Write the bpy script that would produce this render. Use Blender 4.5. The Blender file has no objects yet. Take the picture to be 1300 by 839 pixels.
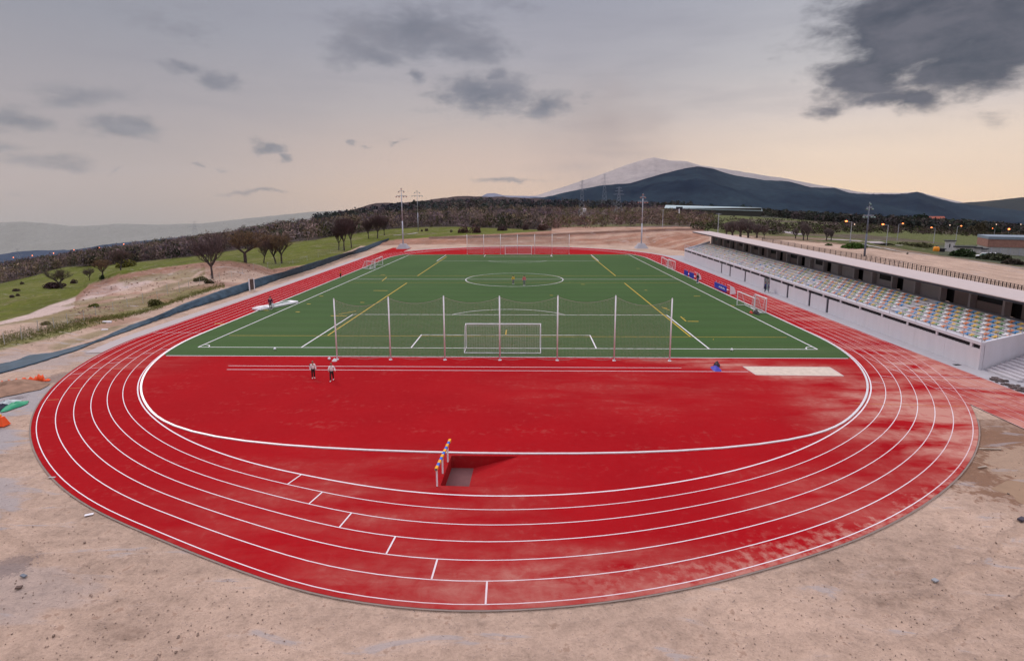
import bpy, math, random
import numpy as np
from mathutils import Vector, Matrix, Euler

random.seed(7); rng = np.random.default_rng(11)
C = bpy.context.scene.collection
PI = math.pi

# ------------------------------------------------------------------ camera model (used once, to lay the survey points out in metres)
F, TH, YAW, ROLL, H = 696.2, .1643, .0268, -.0033, 14.08
def ray(u, v):
    a, b = u-650, v-374; c, s = math.cos(-ROLL), math.sin(-ROLL)
    a, b = a*c-b*s, a*s+b*c
    xr, up, d = a/F, -b/F, 1.
    c, s = math.cos(TH), math.sin(TH)
    yr = d*c+up*s; Z = -d*s+up*c
    c, s = math.cos(YAW), math.sin(YAW)
    return (xr*c-yr*s, xr*s+yr*c, Z)
def g(u, v, z=0.):
    r = ray(u, v); t = (z-H)/r[2]; return (r[0]*t, r[1]*t)
def atY(u, v, Y):
    r = ray(u, v); t = Y/r[1]; return (r[0]*t, Y, H+r[2]*t)
def proj(X, Y, Z):
    X = np.asarray(X, float); Y = np.asarray(Y, float); Z = np.asarray(Z, float)-H
    c, s = math.cos(YAW), math.sin(YAW); xr = X*c+Y*s; yr = -X*s+Y*c
    c, s = math.cos(TH), math.sin(TH); d = yr*c-Z*s; up = yr*s+Z*c
    d = np.where(d < .5, .5, d); u = F*xr/d; v = -F*up/d
    c, s = math.cos(ROLL), math.sin(ROLL)
    return 650+u*c-v*s, 374+u*s+v*c

# ------------------------------------------------------------------ helpers
def tag(o, label=None, cat=None, group=None, kind=None):
    if label: o['label'] = label
    if cat: o['category'] = cat
    if group: o['group'] = group
    if kind: o['kind'] = kind
    return o
def empty(name, loc=(0,0,0), rz=0.):
    o = bpy.data.objects.new(name, None); C.objects.link(o)
    o.location = loc; o.rotation_euler = (0,0,rz); o.empty_display_size = .3
    return o
def copy_tree(o, parent=None):
    c = o.copy(); C.objects.link(c); c.parent = parent
    for ch in o.children: copy_tree(ch, c)
    return c

class MB:
    def __init__(s): s.v = []; s.f = []; s.m = []; s.mi = 0
    def add(s, vs, fs):
        n = len(s.v); s.v.extend([tuple(p) for p in vs]); s.f.extend([tuple(i+n for i in f) for f in fs]); s.m.extend([s.mi]*len(fs)); return s
    def box(s, x0, x1, y0, y1, z0, z1, M=None):
        vs = [(x0,y0,z0),(x1,y0,z0),(x1,y1,z0),(x0,y1,z0),(x0,y0,z1),(x1,y0,z1),(x1,y1,z1),(x0,y1,z1)]
        if M is not None: vs = [tuple(M @ Vector(p)) for p in vs]
        return s.add(vs, [(0,3,2,1),(4,5,6,7),(0,1,5,4),(1,2,6,5),(2,3,7,6),(3,0,4,7)])
    def cbox(s, cx, cy, cz, dx, dy, dz, rz=0):
        M = Matrix.Translation((cx,cy,cz)) @ Matrix.Rotation(rz,4,'Z')
        return s.box(-dx/2,dx/2,-dy/2,dy/2,-dz/2,dz/2,M)
    def tube(s, p, q, r0, r1=None, n=8, cap=True):
        r1 = r0 if r1 is None else r1
        p, q = Vector(p), Vector(q); d = (q-p)
        if d.length < 1e-6: return s
        d.normalize(); a = d.orthogonal().normalized(); b = d.cross(a)
        vs = []
        for c, r in ((p,r0),(q,r1)):
            for k in range(n):
                t = 2*PI*k/n; vs.append(c + a*math.cos(t)*r + b*math.sin(t)*r)
        fs = [(k,(k+1)%n,n+(k+1)%n,n+k) for k in range(n)]
        if cap: fs += [tuple(reversed(range(n))), tuple(range(n,2*n))]
        return s.add(vs, fs)
    def path(s, pts, r, n=6):
        for a, b in zip(pts, pts[1:]): s.tube(a, b, r, r, n)
        return s
    def strip(s, pts, w, z=0., closed=False):       # flat ribbon on the ground
        P = [Vector((p[0],p[1],0)) for p in pts]; n = len(P); L = []; R = []
        for i in range(n):
            if closed: a, b = P[i-1], P[(i+1)%n]
            else: a, b = P[max(0,i-1)], P[min(n-1,i+1)]
            d = (b-a).normalized(); nn = Vector((-d.y,d.x,0))
            zz = z if not callable(z) else z(P[i].x,P[i].y)
            L.append((P[i].x+nn.x*w/2,P[i].y+nn.y*w/2,zz)); R.append((P[i].x-nn.x*w/2,P[i].y-nn.y*w/2,zz))
        m = n if closed else n-1
        return s.add(L+R, [(i,n+i,n+(i+1)%n,(i+1)%n) for i in range(m)])
    def poly(s, pts, z=0.):
        return s.add([(p[0],p[1],z) for p in pts], [tuple(range(len(pts)))])
    def lathe(s, prof, cx=0, cy=0, n=16):
        vs = []; m = len(prof)
        for r, z in prof:
            for k in range(n):
                t = 2*PI*k/n; vs.append((cx+r*math.cos(t), cy+r*math.sin(t), z))
        return s.add(vs, [(i*n+k, i*n+(k+1)%n, (i+1)*n+(k+1)%n, (i+1)*n+k) for i in range(m-1) for k in range(n)])
    def build(s, name, mat, parent=None, smooth=False, bevel=0):
        me = bpy.data.meshes.new(name); me.from_pydata(s.v, [], s.f); me.update()
        for m in (mat if isinstance(mat,(list,tuple)) else [mat]): me.materials.append(m)
        if isinstance(mat,(list,tuple)): me.polygons.foreach_set('material_index', s.m)
        if smooth: me.polygons.foreach_set('use_smooth', [True]*len(me.polygons))
        o = bpy.data.objects.new(name, me); C.objects.link(o)
        if parent is not None: o.parent = parent
        if bevel:
            b = o.modifiers.new('b','BEVEL'); b.width = bevel; b.segments = 2; b.limit_method = 'ANGLE'
        return o

def npmesh(name, V, Fc, mat, parent=None, col=None, smooth=False, fcol=None):
    me = bpy.data.meshes.new(name)
    V = np.asarray(V, np.float32); Fc = np.asarray(Fc, np.int32); k = Fc.shape[1]
    me.vertices.add(len(V)); me.vertices.foreach_set('co', V.ravel())
    me.loops.add(Fc.size); me.loops.foreach_set('vertex_index', Fc.ravel())
    me.polygons.add(len(Fc)); me.polygons.foreach_set('loop_start', np.arange(0,Fc.size,k,dtype=np.int32))
    me.polygons.foreach_set('loop_total', np.full(len(Fc),k,np.int32))
    if smooth: me.polygons.foreach_set('use_smooth', np.ones(len(Fc),bool))
    me.update(calc_edges=True)
    if col is not None:
        for nm, c in col.items():
            c = np.asarray(c, np.float32)
            if c.ndim == 1: c = np.stack([c,c,c],1)
            c4 = np.ones((len(V),4),np.float32); c4[:,:3] = c
            a = me.color_attributes.new(nm,'FLOAT_COLOR','POINT'); a.data.foreach_set('color', c4.ravel())
    me.materials.append(mat)
    o = bpy.data.objects.new(name, me); C.objects.link(o)
    if parent is not None: o.parent = parent
    return o

# ------------------------------------------------------------------ materials
def nodes(name):
    m = bpy.data.materials.new(name); m.use_nodes = True
    nt = m.node_tree; b = nt.nodes['Principled BSDF']; return m, nt, b
def N(nt, t, **k):
    n = nt.nodes.new(t)
    for a, v in k.items(): setattr(n, a, v)
    return n
def mat(name, col, rough=.7, metal=0., var=.12, scale=3., bump=0., bscale=20., emit=None, spec=.3, detail=4):
    m, nt, b = nodes(name); L = nt.links
    b.inputs['Roughness'].default_value = rough; b.inputs['Metallic'].default_value = metal
    b.inputs['Specular IOR Level'].default_value = spec
    tc = N(nt,'ShaderNodeTexCoord'); nz = N(nt,'ShaderNodeTexNoise'); nz.inputs['Scale'].default_value = scale; nz.inputs['Detail'].default_value = detail
    L.new(tc.outputs['Object'], nz.inputs['Vector'])
    mr = N(nt,'ShaderNodeMapRange'); mr.inputs[3].default_value = 1-var; mr.inputs[4].default_value = 1+var
    mr.inputs[1].default_value = .3; mr.inputs[2].default_value = .7
    L.new(nz.outputs['Fac'], mr.inputs[0])
    mx = N(nt,'ShaderNodeVectorMath', operation='SCALE'); mx.inputs[0].default_value = col[:3]
    L.new(mr.outputs[0], mx.inputs['Scale']); L.new(mx.outputs[0], b.inputs['Base Color'])
    if bump:
        n2 = N(nt,'ShaderNodeTexNoise'); n2.inputs['Scale'].default_value = bscale; n2.inputs['Detail'].default_value = 5
        L.new(tc.outputs['Object'], n2.inputs['Vector'])
        bp = N(nt,'ShaderNodeBump'); bp.inputs['Strength'].default_value = bump; bp.inputs['Distance'].default_value = .05
        L.new(n2.outputs['Fac'], bp.inputs['Height']); L.new(bp.outputs[0], b.inputs['Normal'])
    if emit:
        b.inputs['Emission Color'].default_value = (*emit[:3],1); b.inputs['Emission Strength'].default_value = emit[3]
    return m
def noise_node(nt, vec, scale, detail=4, rough=.5, dist=0.):
    n = N(nt,'ShaderNodeTexNoise'); n.inputs['Scale'].default_value = scale; n.inputs['Detail'].default_value = detail
    n.inputs['Roughness'].default_value = rough; n.inputs['Distortion'].default_value = dist
    nt.links.new(vec, n.inputs['Vector']); return n.outputs['Fac']
def rng_node(nt, fac, a, b, c=0., d=1., smooth=False):
    n = N(nt,'ShaderNodeMapRange'); 
    if smooth: n.interpolation_type = 'SMOOTHSTEP'
    for i, x in zip((1,2,3,4),(a,b,c,d)): n.inputs[i].default_value = x
    nt.links.new(fac, n.inputs[0]); return n.outputs[0]
def mixc(nt, fac, a, b):
    n = N(nt,'ShaderNodeMix', data_type='RGBA')
    if isinstance(fac,(int,float)): n.inputs[0].default_value = fac
    else: nt.links.new(fac, n.inputs[0])
    for s, x in ((6,a),(7,b)):
        if isinstance(x, tuple): n.inputs[s].default_value = (*x[:3],1)
        else: nt.links.new(x, n.inputs[s])
    return n.outputs[2]
def mth(nt, op, a, b=None, clamp=False):
    n = N(nt,'ShaderNodeMath', operation=op, use_clamp=clamp)
    for i, x in enumerate((a,b)):
        if x is None: continue
        if isinstance(x,(int,float)): n.inputs[i].default_value = x
        else: nt.links.new(x, n.inputs[i])
    return n.outputs[0]
def spot(nt, pos, cx, cy, rx, ry, soft=1.):     # soft elliptical patch at a place on the ground
    sp = N(nt,'ShaderNodeVectorMath', operation='SUBTRACT'); nt.links.new(pos, sp.inputs[0]); sp.inputs[1].default_value = (cx,cy,0)
    sc = N(nt,'ShaderNodeVectorMath', operation='MULTIPLY'); nt.links.new(sp.outputs[0], sc.inputs[0]); sc.inputs[1].default_value = (1/rx,1/ry,0)
    ln = N(nt,'ShaderNodeVectorMath', operation='LENGTH'); nt.links.new(sc.outputs[0], ln.inputs[0])
    return rng_node(nt, ln.outputs['Value'], 0., 1., 1., 0., True)

DUST = (.50,.265,.22)
def track_material():
    m, nt, b = nodes('red_track_rubber'); L = nt.links
    geo = N(nt,'ShaderNodeNewGeometry'); P = geo.outputs['Position']
    mp = N(nt,'ShaderNodeMapping'); mp.inputs['Scale'].default_value = (.5,1.6,1); mp.inputs['Rotation'].default_value = (0,0,.25); L.new(P, mp.inputs['Vector'])
    streak = noise_node(nt, mp.outputs[0], .35, 7, .62, .4)
    big = noise_node(nt, P, .12, 4, .6)
    fine = noise_node(nt, P, 45., 3, .7)
    mid = noise_node(nt, P, 2.2, 5, .65)
    base = mixc(nt, rng_node(nt, big, .3,.7), (.30,.0055,.0095), (.37,.0070,.0115))
    base = mixc(nt, rng_node(nt, mid, .35,.75,0,.35), base, (.35,.018,.024))
    # dust carried in from the sand: right-hand bend, sand pit, near edge of the bend, chute
    spots = [(28,34,12,15,1.25),(31,33,5,8,1.3),(35,45,7,20,1.15),(36,70,6,30,.5),(22.5,45.5,7.5,3.6,.95),(17,47.7,6,3,.8),(2,18.4,17,3.6,.6),(17,25,9,5,.32),(-8,24,14,8,.18),(26.5,38.5,4,4.5,.75),(23,30.5,8,5,.4),(8,41,18,9,.08),(31,40,9,9,.5),(-36,47,8,14,.22),(12.5,48.4,5,1.6,.5),(36,40,6,16,.7)]
    acc = None
    for (x,y,rx,ry,a) in spots:
        s = mth(nt,'MULTIPLY', spot(nt,P,x,y,rx,ry), a)
        acc = s if acc is None else mth(nt,'MAXIMUM', acc, s)
    d = mth(nt,'MULTIPLY', rng_node(nt, streak,.36,.62), acc)
    d = mth(nt,'ADD', d, rng_node(nt, mth(nt,'MULTIPLY',streak,mid),.30,.5,0,.16))
    le = N(nt,'ShaderNodeVectorMath', operation='DISTANCE'); L.new(P, le.inputs[0]); le.inputs[1].default_value = (-2.6,58.7,0)
    rim = mth(nt,'MULTIPLY', rng_node(nt, mth(nt,'ADD', le.outputs['Value'], rng_node(nt,mid,.3,.7,-1.3,1.3)), 39.3,41.2,0,.85,True), spot(nt,P,20,14,34,34))
    d = mth(nt,'MAXIMUM', d, rim)
    blot = noise_node(nt, P, .85, 8, .72, .6)
    d = mth(nt,'MULTIPLY', d, rng_node(nt, blot,.30,.62,.35,1.25))
    grain = noise_node(nt, P, 7., 6, .8)
    base = mixc(nt, rng_node(nt, grain,.42,.62,0,.28), base, (.24,.006,.010)); base = mixc(nt, rng_node(nt, grain,.58,.75,0,.22), base, (.42,.035,.04))
    d = mth(nt,'MINIMUM', d, .85)
    colr = mixc(nt, d, base, DUST)
    sp2 = rng_node(nt, fine, .68,.8,0,.22)
    colr = mixc(nt, sp2, colr, (.62,.30,.28))
    L.new(colr, b.inputs['Base Color']); b.inputs['Roughness'].default_value = .95; b.inputs['Specular IOR Level'].default_value = .03
    bp = N(nt,'ShaderNodeBump'); bp.inputs['Strength'].default_value = .25; bp.inputs['Distance'].default_value = .01
    L.new(fine, bp.inputs['Height']); L.new(bp.outputs[0], b.inputs['Normal'])
    return m
def turf_material():
    m, nt, b = nodes('artificial_turf'); L = nt.links
    geo = N(nt,'ShaderNodeNewGeometry'); P = geo.outputs['Position']
    mp = N(nt,'ShaderNodeMapping'); mp.inputs['Scale'].default_value = (.25,2.2,1); L.new(P, mp.inputs['Vector'])
    rows = noise_node(nt, mp.outputs[0], .5, 4, .6); big = noise_node(nt, P, .06, 4, .6); fine = noise_node(nt, P, 14., 5, .75)
    c = mixc(nt, rng_node(nt,big,.3,.7), (.032,.084,.018), (.050,.110,.028))
    c = mixc(nt, rng_node(nt,rows,.35,.65,0,.45), c, (.058,.095,.042))
    wv = N(nt,'ShaderNodeTexWave', wave_type='BANDS', bands_direction='Y'); wv.inputs['Scale'].default_value = .078; wv.inputs['Distortion'].default_value = .25; wv.inputs['Detail'].default_value = 1; nt.links.new(P, wv.inputs['Vector'])
    c = mixc(nt, rng_node(nt,wv.outputs['Fac'],.35,.65,0,.28,True), c, (.034,.066,.018))
    mid_ = noise_node(nt, P, .7, 5, .7)
    for (x,y,rx,ry,a) in ((-2.3,55,7,4.5,.6),(-2.3,149.5,7,5,.6),(-2.3,64,12,8,.3),(-2.3,102.5,13,9,.35),(24,52,12,3.2,.5)):
        c = mixc(nt, mth(nt,'MULTIPLY', spot(nt,P,x,y,rx,ry), rng_node(nt,mid_,.35,.65,0,a)), c, (.095,.105,.06))
    c = mixc(nt, rng_node(nt,fine,.42,.72,0,.6), c, (.080,.115,.055)); c = mixc(nt, rng_node(nt,fine,.5,.3,0,.5), c, (.022,.055,.014))
    L.new(c, b.inputs['Base Color']); b.inputs['Roughness'].default_value = .9; b.inputs['Specular IOR Level'].default_value = .1
    bp = N(nt,'ShaderNodeBump'); bp.inputs['Strength'].default_value = .5; bp.inputs['Distance'].default_value = .02
    L.new(fine, bp.inputs['Height']); L.new(bp.outputs[0], b.inputs['Normal'])
    return m
def ground_material():
    m, nt, b = nodes('earth_and_meadow'); L = nt.links
    geo = N(nt,'ShaderNodeNewGeometry'); P = geo.outputs['Position']
    at = N(nt,'ShaderNodeVertexColor', layer_name='Col'); ax = N(nt,'ShaderNodeVertexColor', layer_name='Aux')
    sx = N(nt,'ShaderNodeSeparateColor'); L.new(ax.outputs[0], sx.inputs[0])
    mp = N(nt,'ShaderNodeMapping'); mp.inputs['Scale'].default_value = (.45,1.5,1); mp.inputs['Rotation'].default_value = (0,0,.35); L.new(P, mp.inputs['Vector'])
    n1 = noise_node(nt, P, .18, 6, .62, .3); n2 = noise_node(nt, P, 1.7, 6, .66); n3 = noise_node(nt, P, 9., 4, .7); n4 = noise_node(nt, mp.outputs[0], .6, 6, .6, .8)
    v = mth(nt,'ADD', mth(nt,'ADD', rng_node(nt,n1,.3,.7,-.20,.20), rng_node(nt,n2,.3,.7,-.18,.18)), mth(nt,'ADD', rng_node(nt,n3,.3,.7,-.18,.18), rng_node(nt,n4,.3,.7,-.12,.12)))
    v = mth(nt,'ADD', v, 1.)
    sc = N(nt,'ShaderNodeVectorMath', operation='SCALE'); L.new(at.outputs[0], sc.inputs[0]); L.new(v, sc.inputs['Scale'])
    c = sc.outputs[0]
    # pale washed gravel crusts and dark damp mud where Aux.r says dirt
    crust = mth(nt,'MULTIPLY', rng_node(nt, n4,.56,.68,0,.55), sx.outputs[0])
    c = mixc(nt, crust, c, (.47,.37,.33))
    damp = mth(nt,'MULTIPLY', rng_node(nt, mth(nt,'MULTIPLY', n1, n4),.155,.105,0,.5), sx.outputs[0])
    c = mixc(nt, damp, c, (.25,.165,.125))
    peb = mth(nt,'MULTIPLY', rng_node(nt, n3,.66,.74,0,.6), sx.outputs[0])
    c = mixc(nt, peb, c, (.20,.16,.15))
    # wet basin at the right corner and its muddy rim
    wet = mth(nt,'ADD', spot(nt,P,28.4,28.8,10.5,8.2), rng_node(nt,n2,.35,.65,-.22,.22))
    c = mixc(nt, rng_node(nt, wet,.12,.36,0,.92,True), c, (.225,.125,.082))
    inner = mth(nt,'ADD', spot(nt,P,30.2,27.8,7.6,4.6), rng_node(nt,n2,.35,.65,-.14,.14))
    c = mixc(nt, rng_node(nt, inner,.12,.26,0,.8,True), c, (.42,.30,.225))
    wet2 = mth(nt,'ADD', spot(nt,P,31.5,34.2,5.5,1.6), rng_node(nt,n2,.35,.65,-.3,.3))
    c = mixc(nt, rng_node(nt, wet2,.2,.4,0,.55,True), c, (.25,.16,.12))
    rut = None
    for (cx,cy,r_,w_,mx,my,mr1,mr2) in ((-2.6,58.7,43.6,.28,22,20,16,11),(-2.6,58.7,45.3,.28,20,18,17,11),(8,-20,42,.22,20,17,14,9),(8,-20,43.5,.22,20,17,14,9),(-32,3,19,.25,-24,20,11,9),(-32,3,20.6,.25,-24,20,11,9),(-60,60,26.,.3,-38,48,8,14),(-2.6,58.7,42.4,.2,-30,22,12,9)):
        sb_ = N(nt,'ShaderNodeVectorMath', operation='SUBTRACT'); L.new(P, sb_.inputs[0]); sb_.inputs[1].default_value = (cx,cy,0)
        ml_ = N(nt,'ShaderNodeVectorMath', operation='MULTIPLY'); L.new(sb_.outputs[0], ml_.inputs[0]); ml_.inputs[1].default_value = (1,1,0)
        le_ = N(nt,'ShaderNodeVectorMath', operation='LENGTH'); L.new(ml_.outputs[0], le_.inputs[0])
        dd = mth(nt,'ABSOLUTE', mth(nt,'SUBTRACT', mth(nt,'ADD', le_.outputs['Value'], rng_node(nt,n1,.3,.7,-.5,.5)), r_))
        q = mth(nt,'MULTIPLY', rng_node(nt, dd, w_*.3, w_, 1, 0, True), spot(nt,P,mx,my,mr1,mr2)); rut = q if rut is None else mth(nt,'MAXIMUM', rut, q)
    rut = mth(nt,'MULTIPLY', rut, rng_node(nt, n4,.3,.6,.4,1.))
    c = mixc(nt, mth(nt,'MULTIPLY', rut, .5), c, (.31,.215,.165))
    # grey compacted strip that hugs the left bend
    for (x,y,rx,ry,a) in ((-38.5,36.5,6,8,.95),(-34,29,5,6,.9),(-27,23,5,4.5,.7),(-45.5,47,8,5,.45),(-20,17.5,7,3,.3),(-41.8,54,2.4,9,.5)):
        gg = mth(nt,'ADD', spot(nt,P,x,y,rx,ry), rng_node(nt,n4,.35,.65,-.28,.28))
        c = mixc(nt, rng_node(nt,gg,.2,.5,0,a,True), c, (.36,.33,.345))
    for (x,y,rx,ry) in ((-39,42.2,1.6,3.6),(-37.8,37,1.0,2.6),(-31.5,26.3,1.,2.),(-20.5,19.2,1.4,1.2)):
        gg = mth(nt,'ADD', spot(nt,P,x,y,rx,ry), rng_node(nt,n3,.35,.65,-.35,.35))
        c = mixc(nt, rng_node(nt,gg,.25,.5,0,.55,True), c, (.12,.10,.11))
    L.new(c, b.inputs['Base Color']); b.inputs['Roughness'].default_value = .95; b.inputs['Specular IOR Level'].default_value = .08
    bp = N(nt,'ShaderNodeBump'); bp.inputs['Strength'].default_value = .9; bp.inputs['Distance'].default_value = .20
    hh = mth(nt,'SUBTRACT', mth(nt,'ADD', n2, mth(nt,'MULTIPLY', n4, 1.2)), mth(nt,'MULTIPLY', rut, .5)); hh = mth(nt,'ADD', hh, mth(nt,'MULTIPLY', n3, .35)); L.new(hh, bp.inputs['Height']); L.new(bp.outputs[0], b.inputs['Normal'])
    return m
def vcol_material(name, rough=.95, var=.2, scale=.5, trans=False):
    m, nt, b = nodes(name); L = nt.links
    geo = N(nt,'ShaderNodeNewGeometry'); at = N(nt,'ShaderNodeVertexColor', layer_name='Col')
    f = rng_node(nt, noise_node(nt, geo.outputs['Position'], scale, 5, .7), .3,.7,1-var,1+var)
    sc = N(nt,'ShaderNodeVectorMath', operation='SCALE'); L.new(at.outputs[0], sc.inputs[0]); L.new(f, sc.inputs['Scale'])
    L.new(sc.outputs[0], b.inputs['Base Color']); b.inputs['Roughness'].default_value = rough; b.inputs['Specular IOR Level'].default_value = .05
    return m
def concrete_material(name, col, stain=.25):
    m, nt, b = nodes(name); L = nt.links
    geo = N(nt,'ShaderNodeNewGeometry'); P = geo.outputs['Position']
    mp = N(nt,'ShaderNodeMapping'); mp.inputs['Scale'].default_value = (1.5,1.5,.25); L.new(P, mp.inputs['Vector'])
    a = noise_node(nt, mp.outputs[0], 1.3, 6, .65); d = noise_node(nt, P, .3, 4, .6); f = noise_node(nt, P, 12, 4, .7)
    c = mixc(nt, rng_node(nt,a,.35,.7,0,stain), tuple(col), tuple(x*.62 for x in col))
    c = mixc(nt, rng_node(nt,d,.4,.7,0,.3), c, (col[0]*1.08,col[1]*1.02,col[2]*.95))
    c = mixc(nt, rng_node(nt,f,.5,.8,0,.25), c, tuple(x*.75 for x in col))
    L.new(c, b.inputs['Base Color']); b.inputs['Roughness'].default_value = .85; b.inputs['Specular IOR Level'].default_value = .2
    bp = N(nt,'ShaderNodeBump'); bp.inputs['Strength'].default_value = .3; bp.inputs['Distance'].default_value = .02
    L.new(f, bp.inputs['Height']); L.new(bp.outputs[0], b.inputs['Normal'])
    return m

M_track = track_material(); M_turf = turf_material(); M_ground = ground_material()
def line_material():
    m, nt, b = nodes('white_line_paint'); geo = N(nt,'ShaderNodeNewGeometry'); P = geo.outputs['Position']
    n = noise_node(nt, P, 1.3, 6, .7); acc = None
    for (x,y,rx,ry,a) in ((27,27,12,13,.75),(36,55,8,45,.75),(34,38,9,14,.8),(0,17,22,5,.45),(-42,110,6,70,.35),(32,120,8,60,.4)):
        q = mth(nt,'MULTIPLY', spot(nt,P,x,y,rx,ry), a); acc = q if acc is None else mth(nt,'MAXIMUM', acc, q)
    f = mth(nt,'MULTIPLY', acc, rng_node(nt, n,.25,.6,.45,1.)); f = mth(nt,'ADD', f, rng_node(nt,n,.5,.75,0,.25), clamp=True)
    nt.links.new(mixc(nt, f, (.74,.72,.78), (.52,.20,.21)), b.inputs['Base Color']); b.inputs['Roughness'].default_value = .7; b.inputs['Specular IOR Level'].default_value = .1; return m
M_line = line_material()
M_yel = mat('yellow_line_paint', (.50,.33,.02), .6, var=.18, scale=2.)
M_oran = mat('orange_line_paint', (.6,.16,.03), .6)
M_kerb = mat('aluminium_kerb', (.72,.72,.76), .4, .2, var=.08)
M_apron = concrete_material('pale_concrete_paving', (.42,.37,.38), .3)
M_pave = concrete_material('grey_concrete_paving', (.40,.39,.43), .3)
M_conc = concrete_material('smooth_concrete', (.60,.60,.66), .22)
M_tier = concrete_material('concrete_terrace', (.50,.48,.52), .25)
M_darkc = concrete_material('brown_grey_render', (.25,.195,.18), .3)
M_lightc = concrete_material('light_render', (.40,.36,.36), .25)
M_roof = concrete_material('pale_roof_sheet', (.50,.43,.43), .25)
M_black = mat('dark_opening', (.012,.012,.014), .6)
M_fascia = mat('dark_roof_edge', (.035,.037,.05), .5)
M_glass = mat('green_grey_glass', (.14,.22,.20), .15, spec=.6, var=.2)
M_steel = mat('galvanised_steel', (.30,.32,.38), .45, .4)
M_pole = mat('light_steel_pole', (.42,.44,.52), .5, .2)
M_dsteel = mat('dull_blue_steel', (.12,.14,.19), .6)
M_white = mat('white_painted_metal', (.80,.80,.86), .45, var=.04)
M_net = mat('white_netting', (.42,.42,.40), .8, var=.05)
M_sand = mat('pit_sand', (.58,.49,.42), .95, var=.12, scale=2.5, bump=.5, bscale=12)
M_geo = mat('blue_grey_fabric', (.035,.066,.10), .75, var=.30, scale=1.2, bump=.5, bscale=5)
M_wire = mat('wire_fence_grey', (.30,.30,.29), .7)
M_fence = mat('dark_metal_fence', (.085,.062,.058), .6)
M_wood = mat('weathered_timber', (.36,.29,.24), .85, var=.25, scale=6)
M_mud = mat('muddy_water', (.30,.19,.12), .25, var=.1, scale=1., spec=.2)
M_bark = mat('dark_bark', (.075,.058,.058), .95, var=.25, scale=5)
M_twig = vcol_material('bare_twigs', var=.25, scale=1.5)
M_leaf = vcol_material('leaf_clumps', var=.3, scale=.8)
M_sodium = mat('sodium_lamp', (1,.5,.2), .4, emit=(1.,.20,.045,4.5))
M_whlamp = mat('white_lamp', (1,.9,.8), .4, emit=(1.,.62,.42,1.6))
M_redlamp = mat('red_lamp_housing', (.55,.06,.06), .4)
M_skin = mat('skin', (.42,.24,.17), .6, var=.05)
def paint(name, c, **k): return mat(name, c, **{**dict(rough=.55, var=.05), **k})
M_blue = paint('blue_fabric', (.015,.03,.38)); M_orange = paint('orange_plastic', (.85,.10,.02)); M_bty = paint('beam_yellow', (.80,.36,.01)); M_btb = paint('beam_blue', (.02,.14,.62))

# ------------------------------------------------------------------ terrain
def sstep(a, b, x):
    t = np.clip((np.asarray(x,float)-a)/(b-a),0,1); return t*t*(3-2*t)
COLS = {   # surveyed ground profile along lines of sight: (distance north, screen row) -> height
 -60: [(60,416),(100,392),(150,378),(260,368),(600,342),(2000,345),(9000,350)],
 0:   [(60,411),(75,399.5),(100,385),(150,372),(260,360),(600,338),(2000,341),(9000,345)],
 100: [(72,391),(92,377),(105,363),(118,362),(135,372),(195,366),(270,338),(600,323),(1000,321),(4000,325),(9000,330)],
 150: [(76,388),(95,368),(110,347),(122,346),(145,357),(195,350),(265,334),(600,316),(1000,314),(4000,318),(9000,322)],
 200: [(80,381),(100,358),(115,340),(128,341),(150,352),(200,338),(260,330),(600,311),(1000,308),(4000,310),(9000,315)],
 265: [(84,375),(100,354),(113,331),(122,331),(140,340),(190,333),(260,321),(600,302),(1000,296),(4000,300),(9000,305)],
 300: [(86,370),(100,357),(115,330),(124,330),(140,340),(170,331),(260,316.5),(600,299),(900,295.5),(4000,300),(9000,300)],
 350: [(96,361),(110,349),(124,340),(140,336.5),(170,325),(240,309),(500,291),(900,285),(4000,290),(9000,290)],
 400: [(112,346),(130,333.5),(150,324),(210,306),(500,287),(800,282),(4000,286),(9000,286)],
 450: [(160,322),(180,315),(210,307),(250,297),(500,281),(800,273),(1200,269),(5000,275)],
 500: [(200,307),(215,303),(260,294),(290,291.5),(600,273),(1000,264),(1500,261),(5000,268)],
 600: [(190,310),(200,302),(208,297.5),(250,294),(300,288.5),(400,283),(700,268),(1500,255),(5000,262)],
 700: [(190,310),(200,301),(208,295.5),(300,288.5),(400,283.5),(700,269),(1500,257),(5000,262)],
 800: [(188,311),(197,297),(205,289.5),(300,286),(500,276),(900,265),(1600,259),(5000,262)],
 860: [(175,311),(190,297),(200,290),(300,285),(500,275),(900,265),(1600,260),(5000,262)],
 900: [(80,400),(160,304),(210,295),(300,288),(450,280),(800,269),(1300,264),(5000,264)],
 1000:[(60,400),(95,322),(120,318),(160,303),(250,294),(400,284),(700,274),(1100,270),(5000,268)],
 1100:[(60,400),(80,345),(110,322),(140,309),(200,303),(350,290),(600,281),(1000,278),(5000,274)],
 1200:[(50,400),(70,370),(90,345),(115,329),(170,318),(300,301),(500,288),(1000,283),(5000,280)],
 1300:[(50,450),(65,385),(85,358),(110,341),(150,328),(200,320),(300,308),(600,294),(1000,290),(5000,290)],
 1360:[(50,450),(60,395),(85,362),(110,345),(150,332),(200,324),(300,312),(600,298),(1000,294),(5000,296)],
}
_RH = np.exp(np.linspace(math.log(30), math.log(30000), 420))
_AZ = []; _T = []
for px, rows in sorted(COLS.items()):
    r_ = []; z_ = []
    for Y, v in rows:
        X, Yy, Z = atY(px, v, Y); r_.append(math.hypot(X,Yy)); z_.append(Z if Y > 95 or px < 880 else min(Z, 3.25))
    a = math.atan2(X, Yy); _AZ.append(a)
    _T.append(np.interp(np.log(_RH), np.log(r_), z_))
_AZ = np.array(_AZ); _T = np.array(_T)
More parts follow.
